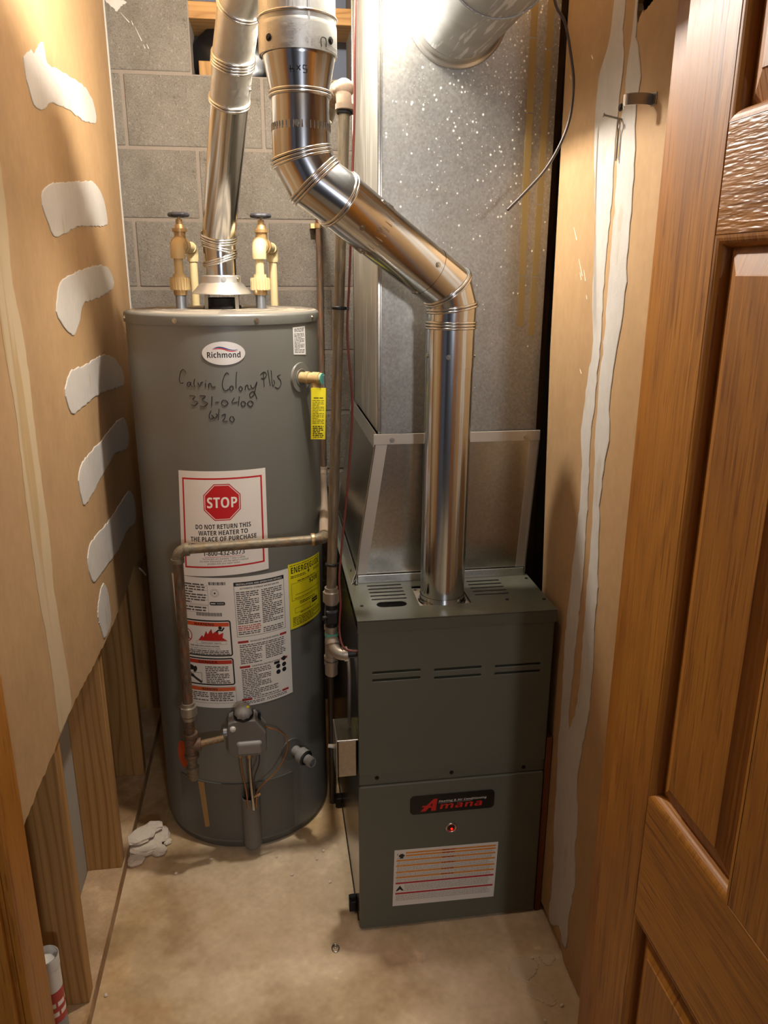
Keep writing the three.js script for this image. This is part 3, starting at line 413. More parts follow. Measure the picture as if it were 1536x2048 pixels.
const INK = [
  [[428, 1168], [415, 1148], [398, 1155], [385, 1185], [380, 1215], [388, 1233], [405, 1228]], [[447, 1222], [434, 1228], [430, 1245], [440, 1250], [450, 1235], [452, 1222], [455, 1245], [464, 1250]], [[480, 1203], [474, 1235], [481, 1251]],
  [[500, 1225], [508, 1250], [520, 1225], [532, 1222]], [[546, 1228], [546, 1252]], [[549, 1210], [550, 1214]], [[565, 1258], [565, 1235], [578, 1230], [585, 1250], [606, 1250]],
  [[690, 1178], [680, 1165], [665, 1180], [650, 1220], [649, 1255], [664, 1275], [686, 1265]], [[702, 1245], [690, 1258], [698, 1275], [712, 1265], [708, 1248], [700, 1246]], [[738, 1162], [732, 1210], [729, 1265]], [[757, 1250], [746, 1265], [755, 1280], [768, 1268], [760, 1252]],
  [[785, 1276], [788, 1252], [800, 1245], [806, 1270], [818, 1268]], [[820, 1245], [828, 1265], [845, 1258], [862, 1228], [850, 1270], [836, 1308], [815, 1320], [812, 1300], [834, 1285], [848, 1308], [856, 1335]],
  [[905, 1175], [908, 1265]], [[885, 1187], [910, 1170], [927, 1190], [908, 1210], [890, 1207]], [[936, 1162], [950, 1260]], [[960, 1165], [966, 1258], [982, 1246], [976, 1225]], [[1027, 1195], [1004, 1205], [1025, 1230], [1028, 1260], [1005, 1280], [983, 1270]],
  [[440, 1305], [475, 1310], [460, 1330], [490, 1345], [470, 1366], [448, 1362]], [[505, 1305], [541, 1308], [520, 1330], [551, 1350], [530, 1370], [505, 1368]], [[581, 1310], [575, 1369]], [[600, 1345], [621, 1345]], [[645, 1332], [636, 1352], [652, 1368], [676, 1355], [662, 1335], [645, 1333]],
  [[716, 1320], [700, 1350], [736, 1345]], [[746, 1313], [738, 1371]], [[766, 1343], [754, 1360], [768, 1376], [783, 1360], [770, 1344]], [[810, 1343], [794, 1362], [814, 1379], [831, 1360], [815, 1344]],
  [[570, 1398], [556, 1428], [564, 1449], [582, 1440], [572, 1424], [592, 1444], [608, 1424], [598, 1416]], [[619, 1388], [610, 1457]], [[634, 1428], [655, 1420], [650, 1445], [638, 1462], [668, 1464]], [[690, 1434], [680, 1454], [695, 1471], [709, 1455], [697, 1435]],
];
const AMANA = canvasTex(840, 250, (g) => {
  g.fillStyle = '#15120f'; g.fillRect(0, 0, 840, 250);
  const oval = () => { g.beginPath(); g.moveTo(84, 224); g.lineTo(130, 160); g.lineTo(100, 160); g.lineTo(108, 138); g.lineTo(150, 138); g.lineTo(222, 46); g.lineTo(262, 46); g.lineTo(250, 160); g.lineTo(248, 224); g.lineTo(196, 224); g.lineTo(202, 176); g.lineTo(172, 176); g.lineTo(140, 224); g.closePath(); g.fill(); };
  g.fillStyle = '#c8211f'; oval(); g.fillStyle = '#15120f'; g.beginPath(); g.moveTo(184, 150); g.lineTo(214, 100); g.lineTo(208, 150); g.fill();
  g.fillStyle = '#c8211f'; g.save(); g.transform(1, 0, -0.18, 1, 42, 0); fit(g, 'mana', 500, 208, 460, 130); g.restore();
  g.fillStyle = '#15120f'; g.fillRect(268, 88, 500, 30); g.fillStyle = '#d8d2c8'; g.save(); g.transform(1, 0, -0.15, 1, 20, 0); fit(g, 'Heating & Air Conditioning', 518, 104, 500, 40); g.restore(); g.fillRect(270, 114, 360, 3);
});
const furnaceLabelTex = canvasTex(840, 550, (g) => {
  g.fillStyle = '#dcd6cc'; g.fillRect(0, 0, 840, 550);
  const bars = [[26, '#d98a36'], [52, '#d98a36'], [96, '#d98a36'], [148, '#d98a36'], [210, '#d98a36'], [262, '#d98a36'], [318, '#b3252c'], [420, '#b3252c']];
  for (const [y, c] of bars) { g.fillStyle = c; g.fillRect(y < 60 ? 90 : 18, y, 805 - (y < 60 ? 72 : 0), 16); fine(g, 385, y + 2, 110, 1, 12, 83 + y, '#8f2a1a', 0.7); }
  for (const [y, n] of [[72, 2], [116, 3], [168, 4], [230, 3], [284, 3], [340, 7], [442, 6]]) fine(g, y > 330 && y < 400 ? 90 : 24, y, y > 330 && y < 400 ? 720 : 790, n, 10, 50 + y, '#9b948c', 0.45, false);
  g.fillStyle = '#1a1a1a'; g.fillRect(46, 40, 26, 44); g.fillRect(36, 50, 46, 18); fit(g, '?', 26, 56, 14, 26); g.beginPath(); g.moveTo(20, 404); g.lineTo(54, 350); g.lineTo(88, 404); g.lineTo(70, 400); g.lineTo(54, 386); g.lineTo(38, 400); g.fill();
});
const tagTex = canvasTex(150, 480, (g) => { g.fillStyle = '#e3d61f'; g.fillRect(0, 0, 150, 480); fine(g, 14, 110, 122, 15, 15, 61, '#57520f', 0.4); fine(g, 26, 84, 98, 1, 20, 82, '#4a4612'); fine(g, 20, 350, 110, 6, 17, 62, '#3a3708', 0.6); fine(g, 24, 454, 102, 1, 12, 63, '#3a3708', 0.7); });

// ------------------------------------------------------------------ water heater
const TX = -0.2791, TZ = -0.5756, TR = 0.2416, TH = 1.464, RAD = Math.PI / 180;
const onTank = (deg, y, r) => [r * Math.sin(deg * RAD), y, r * Math.cos(deg * RAD)];
// sheet curved round the tank between four corners [angle, height]: upper left, upper right, lower right, lower left
function wrap(c, r, t = 0, nx = 24, ny = 6) {
  const P = [], U = [], I = [], at = (u, v) => { const l = (k) => (c[0][k] * (1 - u) + c[1][k] * u) * v + (c[3][k] * (1 - u) + c[2][k] * u) * (1 - v); return [l(0), l(1)]; };
  const sheet = (rr, flip) => { const b = P.length / 3; for (let j = 0; j <= ny; j++) for (let i = 0; i <= nx; i++) { const [a, y] = at(i / nx, j / ny); P.push(...onTank(a, y, rr)); U.push(i / nx, j / ny); } for (let j = 0; j < ny; j++) for (let i = 0; i < nx; i++) { const q = b + j * (nx + 1) + i, s = q + nx + 1; flip ? I.push(q, s, q + 1, q + 1, s, s + 1) : I.push(q, q + 1, s, q + 1, s + 1, s); } return b; };
  sheet(r + t, false);
  if (t) { const n = (nx + 1) * (ny + 1); sheet(r - 0.001, true); const e = []; for (let i = 0; i < nx; i++) e.push([i, i + 1], [ny * (nx + 1) + i + 1, ny * (nx + 1) + i]); for (let j = 0; j < ny; j++) e.push([(j + 1) * (nx + 1), j * (nx + 1)], [j * (nx + 1) + nx, (j + 1) * (nx + 1) + nx]); for (const [a, b] of e) I.push(a, a + n, b, b, a + n, b + n); }
  const g = new THREE.BufferGeometry(); g.setAttribute('position', new THREE.Float32BufferAttribute(P, 3)); g.setAttribute('uv', new THREE.Float32BufferAttribute(U, 2)); g.setIndex(I);
  const q = t ? g.toNonIndexed() : g; q.computeVertexNormals(); return t ? toCreasedNormals(q, 0.6) : q;
}
{
  const t = thing('water_heater', 'tall dark grey cylindrical gas water heater plastered with labels, on the concrete floor', 'water heater', [TX, 0, TZ]);
  part('base_ring', lathe([[TR - 0.012, 0], [TR - 0.006, 0.001], [TR - 0.004, 0.02], [TR - 0.006, 0.024]], 96), M.tankDark, t);
  part('tank_jacket', lathe([[TR - 0.01, 0.02], [TR, 0.0225], [TR, 1.44], [TR - 0.004, 1.441]], 96), M.tank, t);
  part('lid', lathe([[TR + 0.001, 1.438], [TR + 0.0035, 1.4385], [TR + 0.0035, 1.457], [TR + 0.002, 1.4615], [TR - 0.003, 1.4645]], 96), M.tank, t);
  part('lid_top', lathe([[TR - 0.003, 1.4645], [TR - 0.012, 1.466], [TR * 0.6, 1.4665], [0.001, 1.467]], 96), M.tankTop, t, 'dusty top of the lid');
  for (const a of [-71.8, -23.7, 20.9, 65.9, 111, 156, 201, 246]) part('screw', screwGeo(onTank(a, 1.449, TR + 0.003), onTank(a, 0, 1)), M.zincScrew, t);
  // labels
  part('stop_label', wrap([[-28.6, 1.0955], [22.5, 1.0975], [22, 0.833], [-31.5, 0.82]], TR + 0.0009), print(stopTex), t, 'white label with red octagonal stop sign');
  part('rating_label', wrap([[-40, 0.819], [35.3, 0.821], [35.6, 0.4588], [-37.2, 0.444]], TR + 0.0006), print(ratingTex), t, 'large white label sheet of warnings');
  part('energy_label', wrap([[35.2, 0.83], [70, 0.822], [71, 0.6434], [35.7, 0.6444]], TR + 0.0008), print(energyTex), t, 'yellow energy label');
  part('small_label', wrap([[45.2, 1.429], [56.9, 1.43], [57.1, 1.3605], [45.4, 1.3645]], TR + 0.0007, 0, 8, 2), print(smallLabelTex), t, 'small white label near the lid');
  { // oval badge
    const P = [], U = [], I = [], n = 64; const put = (u, v) => { P.push(...onTank(2.15 + u * 11.7, 1.3762 + v * 0.0268, TR + 0.0012)); U.push(0.5 + u * 0.5, 0.5 + v * 0.5); }; const rings = 6; for (let k = 0; k <= rings; k++) for (let i = 0; i <= n; i++) { const a = i / n * Math.PI * 2; put(Math.cos(a) * k / rings, Math.sin(a) * k / rings); } for (let k = 0; k < rings; k++) for (let i = 0; i < n; i++) { const q = k * (n + 1) + i, s = q + n + 1; I.push(q, s, q + 1, q + 1, s, s + 1); }
    const g = new THREE.BufferGeometry(); g.setAttribute('position', new THREE.Float32BufferAttribute(P, 3)); g.setAttribute('uv', new THREE.Float32BufferAttribute(U, 2)); g.setIndex(I); g.computeVertexNormals();
    part('badge', g, print(badgeTex, { roughness: 0.35, metalness: 0.2 }), t, 'silver oval maker badge');
  }
  { // marker writing on the jacket, each stroke laid on the curved steel
    const strokes = INK.map((s) => { const pts = s.map(([X, Y]) => { const u = (X - 376.6) / 663.4, v = (Y - 1152) / 336; return onTank(-24 + u * 60, 1.3371 - v * 0.128, TR + 0.0002).map((q, i) => q); }); return tube(pts.length > 2 ? pts : [pts[0], pts[0].map((q, i) => (q + pts[1][i]) / 2), pts[1]], 0.00092, pts.length * 6, 5); });
    part('marker_writing', strokes, M.black, t, 'black handwriting in marker pen');
  }
  // burner access cover, its tube and the strip of tape
  part('burner_cover', wrap([[-47, 0.2145], [33, 0.2135], [33, 0.03], [-47, 0.03]], TR, 0.0035, 40, 3), M.tankDark, t);
  part('masking_tape', wrap([[-31.2, 0.212], [-26.6, 0.213], [-24.8, 0.07], [-28.2, 0.063]], TR + 0.0042, 0, 4, 6), M.tape, t, 'strip of tan masking tape');
  { const g = lathe([[0.022, 0.182], [0.0245, 0.182], [0.0255, 0.179], [0.0255, 0.03], [0.022, 0.02], [0.01, 0.016], [0, 0.0155]], 32), h = lathe([[0.022, 0.182], [0.022, 0.05], [0, 0.05]], 24); const [x, , z] = onTank(3.5, 0, TR + 0.013); g.translate(x, 0, z); h.translate(x, 0, z); part('burner_tube', g, M.plasticGrey, t); part('tube_hollow', h, M.plasticGrey, t); part('tube_rim', ring([x, 0.182, z], [0, 1, 0], 0.0238, 0.0016), M.plasticLight, t); }
  // gas control valve
  const v = new THREE.Group(); v.name = 'gas_control_valve'; t.add(v); v.position.set(-0.263 - TX, 0, -0.283 - TZ);
  { const sh = new THREE.Shape(); sh.moveTo(-0.046, 0.352); sh.lineTo(-0.046, 0.424); sh.lineTo(-0.043, 0.436); sh.lineTo(-0.03, 0.441); sh.lineTo(0.022, 0.441); sh.lineTo(0.047, 0.404); sh.lineTo(0.047, 0.352); sh.lineTo(0.032, 0.342); sh.lineTo(-0.034, 0.342); sh.closePath();
    const g = new THREE.ExtrudeGeometry(sh, { depth: 0.05, bevelEnabled: true, bevelThickness: 0.004, bevelSize: 0.003, bevelSegments: 3 }); g.translate(0, 0, -0.044); part('valve_body', g, M.plasticGrey, v);
    part('visor', [new RoundedBoxGeometry(0.066, 0.018, 0.03, 4, 0.008).translate(0.006, 0.376, 0.004), new RoundedBoxGeometry(0.064, 0.03, 0.022, 3, 0.005).translate(0.006, 0.36, 0.0)], M.plasticLight, v);
    const k = part('knob', (() => { const g = lathe([[0, 0.022], [0.012, 0.021], [0.02, 0.015], [0.0235, 0.006], [0.0235, 0]], 40), p = g.attributes.position; for (let i = 0; i < p.count; i++) { const a = Math.atan2(p.getX(i), p.getZ(i)), y = p.getY(i), f = 1 + (y < 0.017 ? 0.05 * Math.cos(a * 10) : 0); p.setX(i, p.getX(i) * f); p.setZ(i, p.getZ(i) * f); } g.computeVertexNormals(); return g; })(), M.plasticLight, v, 'pale grey ribbed dial'); k.position.set(-0.006, 0.459, -0.01); k.rotation.x = 0.42;
    const kb = part('knob_base', lathe([[0.0235, 0.016], [0.0262, 0.013], [0.0262, 0], [0, 0]], 32), M.black, v); kb.position.set(-0.006, 0.446, -0.016); kb.rotation.x = 0.42;
    const kr = part('knob_ring', new THREE.TorusGeometry(0.0268, 0.0017, 8, 40).rotateX(Math.PI / 2), M.plasticLight, v); kr.position.set(-0.006, 0.446, -0.016); kr.rotation.x = 0.42;
    part('indicator', ball([0.006, 0.476, -0.004], 0.0048), M.yellowDot, v, 'small yellow mark');
    part('push_button', lathe([[0, 0.008], [0.006, 0.007], [0.008, 0.004], [0.008, 0]], 20).rotateX(Math.PI / 2).translate(-0.034, 0.424, 0.009), M.plasticPale, v);
    part('inlet_nut', cyl([-0.06, 0.403, -0.012], [-0.046, 0.403, -0.012], 0.0135, 0.0135, 6), M.nippleSteel, v);
    part('stud_terminal', cyl([0.034, 0.425, -0.022], [0.034, 0.447, -0.022], 0.004), M.black, v);
    part('outlet_fittings', [cyl([-0.02, 0.327, -0.008], [-0.02, 0.345, -0.008], 0.006), cyl([0.004, 0.325, -0.006], [0.004, 0.345, -0.006], 0.008), cyl([0.028, 0.333, -0.008], [0.028, 0.345, -0.008], 0.005)], M.brass, v);
    part('pilot_tube', tube([[-0.02, 0.335, -0.008], [-0.018, 0.29, -0.004], [-0.01, 0.24, 0.004], [-0.006, 0.17, 0.0]], 0.0022, 24), M.copper, v);
    part('burner_feed', tube([[0.004, 0.335, -0.006], [0.004, 0.29, -0.002], [0.006, 0.23, 0.004], [0.008, 0.165, 0.0]], 0.0045, 24), M.steel, v);
    part('ignition_wire', tube([[0.03, 0.34, -0.008], [0.028, 0.31, 0.004], [0.014, 0.27, 0.008], [0.012, 0.22, 0.008], [0.012, 0.165, 0.0]], 0.002, 24), M.wireDark, v);
    part('thermocouple_wire', tube([[0.045, 0.408, -0.02], [0.062, 0.408, -0.006], [0.085, 0.394, -0.012], [0.104, 0.362, -0.022], [0.1, 0.318, -0.018], [0.07, 0.27, -0.008], [0.03, 0.237, 0.0], [0.018, 0.215, 0.004], [0.014, 0.17, 0.0]], 0.0017, 60), M.wireOrange, v, 'thin orange looped wire');
    part('connector', cyl([0.01, 0.21, 0.006], [0.028, 0.216, 0.004], 0.0035), M.brass, v); }
  // drain valve
  { const a = 35.5, d = onTank(a + 3, 0, 1), at = (k) => { const p = onTank(a, 0.277, TR); return [p[0] + d[0] * k, p[1] - 0.1 * k, p[2] + d[2] * k]; };
    const e = part('drain_escutcheon', cyl(onTank(33, 0.284, TR - 0.003), onTank(33, 0.284, TR + 0.003), 0.0335, 0.032, 36), M.tankDark, t);
    const q = new THREE.Group(); q.name = 'drain_valve'; t.add(q);
    part('neck', cyl(at(0), at(0.035), 0.014), M.plasticLight, q); part('collar', (() => { const g = cyl(at(0.026), at(0.048), 0.022, 0.022, 12); return g; })(), M.plasticLight, q); part('collar_ring', cyl(at(0.048), at(0.052), 0.0225, 0.019), M.black, q); part('spout', [cyl(at(0.05), at(0.075), 0.0135, 0.0135, 24, true), cyl(at(0.05), at(0.075), 0.0098, 0.0098, 24, true), ring(at(0.075), d, 0.0117, 0.002), ring(at(0.064), d, 0.0137, 0.001), ring(at(0.069), d, 0.0137, 0.001)], M.plasticLight, q); part('spout_bore', cyl(at(0.052), at(0.056), 0.0098), M.plasticLight, q); }
  // relief valve at the upper right
  { const a = 51, base = onTank(a, 1.307, TR), d = [Math.sin(57 * RAD), 0, Math.cos(57 * RAD)], at = (k, y = 0) => [base[0] + d[0] * k, base[1] + y, base[2] + d[2] * k];
    part('relief_escutcheon', cyl(onTank(a, 1.307, TR - 0.002), onTank(a, 1.307, TR + 0.003), 0.0375, 0.036, 40), M.tank, t);
    part('inner_ring', ring(onTank(a, 1.307, TR + 0.003), onTank(a, 0, 1), 0.02, 0.0014), M.tank, t);
    const q = new THREE.Group(); q.name = 'relief_valve'; t.add(q);
    part('valve_body', [cyl(at(0), at(0.06), 0.0135), cyl(at(0.016), at(0.026), 0.0155), cyl(at(0.036), at(0.056), 0.0155), cyl(at(0.044), at(0.044, -0.03), 0.0125), cyl(at(0.044, -0.026), at(0.044, -0.034), 0.0145)], M.cpvcOld, q, 'brass coloured valve body');
    part('cap_disc', cyl(at(0.06), at(0.063), 0.0135), M.teal, q, 'blue green disc'); part('lever', new RoundedBoxGeometry(0.006, 0.05, 0.003, 2, 0.001).rotateY(57 * RAD).translate(...at(0.067, -0.016)), M.nippleSteel, q); }
  part('orange_sticker', (() => { const P = [], I = [], n = 32; P.push(...onTank(-43, 0.279, TR + 0.0008)); for (let i = 0; i <= n; i++) { const b = i / n * Math.PI * 2; P.push(...onTank(-43 + Math.cos(b) * 5.4, 0.279 + Math.sin(b) * 0.042, TR + 0.0008)); if (i) I.push(0, i, i + 1); } const g = new THREE.BufferGeometry(); g.setAttribute('position', new THREE.Float32BufferAttribute(P, 3)); g.setIndex(I); g.computeVertexNormals(); return g; })(), M.orange, t, 'oval orange sticker');
  // draft hood on four legs over the flue opening
  { const h = new THREE.Group(); h.name = 'draft_hood'; t.add(h);
    part('hood_cone', lathe([[0.074, 1.5045], [0.0755, 1.503], [0.073, 1.507], [0.054, 1.528], [0.05, 1.531], [0.05, 1.545], [0.048, 1.548], [0.042, 1.549]], 56), M.hood, h);
    for (const a of [45, 135, 225, 315]) part('hood_leg', (() => { const g = new THREE.BoxGeometry(0.012, 0.046, 0.0015); g.translate(0, 1.489, 0.0535); g.rotateY(a * RAD); return g; })(), M.hood, h);
    for (const a of [10, 60, 190]) part('screw', screwGeo([0.05 * Math.sin(a * RAD), 1.539, 0.05 * Math.cos(a * RAD)], [Math.sin(a * RAD), 0, Math.cos(a * RAD)], 0.0045), M.zincScrew, h);
    part('flue_collar', lathe([[0.048, 1.466], [0.048, 1.474], [0.04, 1.476], [0.04, 1.492], [0.036, 1.494], [0.036, 1.47]], 40), M.black, h); }
  for (const x of [-0.103, 0.098]) { const n = part('nipple', [cyl([x, 1.464, 0], [x, 1.5, 0], 0.0135), ring([x, 1.499, 0], [0, 1, 0], 0.0128, 0.0015)], M.nippleSteel, t); }
}

// ------------------------------------------------------------------ flue pipes
// one mitred gore between two ring planes through a and b; na and nb are the plane normals, dir the pipe axis
function gore(a, b, na, nb, r, seg = 48) {
  const A = V(a), B = V(b), d = B.clone().sub(A).normalize(), NA = V(na).normalize(), NB = V(nb).normalize(), u = new THREE.Vector3(0, 0, 1).cross(d), P = [], N = [], U = [], I = [];
  if (u.length() < 0.1) u.set(1, 0, 0);
  u.normalize(); const w = d.clone().cross(u), L = A.distanceTo(B);
  for (let k = 0; k < 2; k++) for (let i = 0; i <= seg; i++) {
    const t = i / seg * Math.PI * 2, n = u.clone().multiplyScalar(Math.cos(t)).addScaledVector(w, Math.sin(t)), q = (k ? B : A).clone().addScaledVector(n, r), pl = k ? NB : NA, o = k ? B : A;
    q.addScaledVector(d, -(q.clone().sub(o).dot(pl)) / d.dot(pl)); P.push(...q.toArray()); N.push(...n.toArray()); U.push(i / seg * r * 6.283, k * L);
  }
  for (let i = 0; i < seg; i++) I.push(i, i + 1, i + seg + 1, i + 1, i + seg + 2, i + seg + 1);
  const g = new THREE.BufferGeometry(); g.setAttribute('position', new THREE.Float32BufferAttribute(P, 3)); g.setAttribute('normal', new THREE.Float32BufferAttribute(N, 3)); g.setAttribute('uv', new THREE.Float32BufferAttribute(U, 2)); g.setIndex(I); return g;
}
const dirOf = (a, b) => V(b).sub(V(a)).normalize().toArray();
const mid = (d, e) => V(d).add(V(e)).normalize().toArray();
const lerp3 = (a, b, t) => a.map((q, i) => q + (b[i] - q) * t);
// rolled bead in the mitre plane of a pipe of radius r with axis d
function bead(at, n, d, r, t = 0.0024) {
  const N = V(n).normalize(), D = V(d).normalize(), u = new THREE.Vector3(0, 0, 1).cross(D).normalize(), w = D.clone().cross(u), pts = [];
  for (let i = 0; i < 40; i++) { const a = i / 40 * Math.PI * 2, q = u.clone().multiplyScalar(Math.cos(a) * r).addScaledVector(w, Math.sin(a) * r); q.addScaledVector(D, -q.dot(N) / D.dot(N)); pts.push(q.add(V(at)).toArray()); }
  return tube(pts, t, 80, 8, true);
}
function around(at, d, r, a) { const D = V(d).normalize(), u = new THREE.Vector3(0, 0, 1).cross(D).normalize(), w = D.clone().cross(u), n = u.multiplyScalar(Math.cos(a)).addScaledVector(w, Math.sin(a)); return [V(at).addScaledVector(n, r).toArray(), n.toArray()]; }
function crimp(at, d, r, l = 0.014, n = 40) { const g = []; for (let i = 0; i < n; i++) { const [q] = around(at, d, r, i / n * Math.PI * 2), e = V(q).addScaledVector(V(d).normalize(), l).toArray(); g.push(cyl(q, e, 0.0016, 0.0009, 5)); } return join(g); }
{ // furnace vent
  const t = thing('flue_pipe', 'shiny four inch flue pipe rising from the furnace top and bending up to the tee', 'flue pipe');
  const A = [0.2085, 0.829, -0.104], B = [0.2115, 1.452, -0.102], F = [0.2125, 1.488, -0.101], E = [0.2, 1.527, -0.096], D = [-0.03, 1.683, 0.008], C = [-0.073, 1.713, 0.007], b = [-0.095, 1.753, 0.007], T0 = [-0.095, 1.852, 0.007], T1 = [-0.096, 1.9, 0.007], r = 0.0505;
  const up = [0, 1, 0], dE = dirOf(F, E), dD = dirOf(E, D), dC = dirOf(D, C), db = dirOf(C, b);
  part('lower_pipe', gore(A, lerp3(A, B, 0.86), up, dirOf(A, B), r), M.flue, t);
  part('lower_pipe', gore(lerp3(A, B, 0.86), B, up, up, r + 0.0008), M.flue, t);
  part('base_flange', lathe([[0.057, 0], [0.055, 0.004], [0.0525, 0.007], [0.0515, 0.02]], 48).translate(A[0], A[1], A[2]), M.flue, t);
  const n1 = mid(up, dE), n2 = mid(dE, dD), n3 = mid(dC, db), n4 = mid(db, up);
  part('elbow_gore', gore(B, F, up, n1, r + 0.001), M.flue, t); part('elbow_gore', gore(F, E, n1, n2, r + 0.0014), M.flue, t);
  const E2 = lerp3(E, D, 0.2), Em = lerp3(E, D, 0.68);
  part('elbow_gore', gore(E, E2, n2, dD, r + 0.001), M.flue, t);
  part('sloping_pipe', gore(E2, Em, dD, dD, r + 0.0004), M.flue, t); part('sloping_pipe', gore(Em, D, dD, dD, r + 0.0014), M.flue, t);
  part('elbow_gore', gore(D, C, dD, n3, r + 0.001), M.flue, t); part('elbow_gore', gore(C, b, n3, n4, r + 0.0018), M.flue, t);
  const b2 = [-0.095, 1.797, 0.007]; part('elbow_gore', gore(b, b2, n4, up, r + 0.001), M.flue, t);
  part('upper_pipe', gore(b2, T0, up, up, r + 0.0002), M.flue, t);
  part('reducer', lathe([[r + 0.001, 1.852], [r + 0.0015, 1.858], [0.0618, 1.905], [0.0635, 1.909], [0.0635, 1.93]], 56).translate(-0.0955, 0, 0.007), M.flue, t, 'flaring reducer stamped 5x4');
  const ringsAt = [[B, up, up, 3], [F, n1, dE, 2], [E, n2, dD, 2], [D, dD, dD, 2], [C, n3, dC, 3], [b, n4, db, 3], [T0, up, up, 2]];
  for (const [p, n, d, k] of ringsAt) part('bead', Array.from({ length: k }, (_, i) => bead(V(p).addScaledVector(V(n), (i - (k - 1) / 2) * 0.0058).toArray(), n, d, r + 0.0022, 0.0026)), M.bead, t);
  part('bead', [0, 1].map((i) => bead([-0.0955, 1.913 + i * 0.007, 0.007], up, up, 0.0638, 0.0028)), M.bead, t);
  part('crimped_edge', crimp([-0.095, 1.793, 0.007], up, r + 0.001, 0.012, 44), M.bead, t); part('crimped_edge', crimp(Em, dD, r + 0.0008, 0.016, 30), M.bead, t);
  for (const [p, d, a] of [[lerp3(A, B, 0.9), up, 2.9], [lerp3(A, B, 0.9), up, 1.3], [lerp3(A, B, 0.9), up, 0.2], [lerp3(E, D, 0.25), dD, 1.9], [lerp3(E, D, 0.22), dD, 0.4], [lerp3(E, D, 0.78), dD, 2.6], [lerp3(E, D, 0.84), dD, 1.2], [lerp3(E, D, 0.74), dD, 1.5], [lerp3(E, D, 0.72), dD, 0.3], [[-0.095, 1.808, 0.007], up, 3.1], [[-0.095, 1.8, 0.007], up, 1.4], [[A[0], A[1] + 0.012, A[2]], up, 2.2], [[A[0], A[1] + 0.012, A[2]], up, 0.7]]) { const [q, n] = around(p, d, r + 0.001, a); part('screw', screwGeo(q, n, 0.0038), M.zincScrew, t); }
  { // raised figures on the reducer, upside down as fitted
    const seg = { 5: [[1, 2, 0, 2], [0, 2, 0, 1], [0, 1, 1, 1], [1, 1, 1, 0], [1, 0, 0, 0]], x: [[0, 0, 1, 1.4], [1, 0, 0, 1.4]], 4: [[0, 2, 0, 1], [0, 1, 1.2, 1], [0.9, 2, 0.9, 0]] }, g = []; let i = 0;
    for (const ch of ['5', 'x', '4']) { for (const [x0, y0, x1, y1] of seg[ch]) { const pt = (x, y) => { const Y = 1.886 - y * 0.0052, k = (Y - 1.858) / 0.047, R = r + 0.0015 + (0.0618 - r - 0.0015) * k + 0.0003, a = (10.5 - i * 11 - x * 6.5) * RAD; return [-0.0955 + R * Math.sin(a), Y, 0.007 + R * Math.cos(a)]; }; g.push(cyl(pt(x0, y0), pt(x1, y1), 0.0008, 0.0008, 6)); } i++; }
    part('stamped_figures', g, M.darkScrew, t); }
}
{ // tee that gathers both vents
  const t = thing('vent_tee', 'wide dull zinc vent tee at the top of the picture, above the reducer', 'vent tee'), x = -0.0965, z = 0.007;
  part('tee_body', lathe([[0.0655, 1.955], [0.0655, 1.962], [0.0665, 1.965], [0.0655, 1.968], [0.0655, 2.4]], 64).translate(x, 0, z), M.flueSoft, t);
  part('tee_sleeve', lathe([[0.0655, 1.91], [0.0672, 1.91], [0.0674, 1.95], [0.0668, 1.956], [0.0655, 1.957]], 64).translate(x, 0, z), M.flueSoft, t);
  part('bead', bead([x, 1.9665, z], [0, 1, 0], [0, 1, 0], 0.0662, 0.0028), M.bead, t);
  part('seam', new THREE.BoxGeometry(0.004, 0.49, 0.0016).translate(0, 2.155, 0.0664).rotateY(14 * RAD).translate(x, 0, z), M.flueSoft, t);
  for (const a of [-48, 52]) part('screw', screwGeo([x + 0.0672 * Math.sin(a * RAD), 1.928, z + 0.0672 * Math.cos(a * RAD)], [Math.sin(a * RAD), 0, Math.cos(a * RAD)], 0.0042), M.darkScrew, t);
  { const pt = (a, y) => [x + 0.0675 * Math.sin(a * RAD), y, z + 0.0675 * Math.cos(a * RAD)]; part('marker_mark', tube([pt(33, 1.915), pt(32, 1.924), pt(34, 1.929), pt(40, 1.929), pt(42, 1.926), pt(41.5, 1.916)], 0.0006, 24, 5), M.black, t, 'small bracket drawn in marker'); }
  part('side_branch', gore([x, 2.16, z], [-0.137, 2.128, -0.07], dirOf([x, 2.16, z], [-0.137, 2.128, -0.07]), dirOf([x, 2.16, z], [-0.137, 2.128, -0.07]), 0.0425), M.flueSoft, t);
}
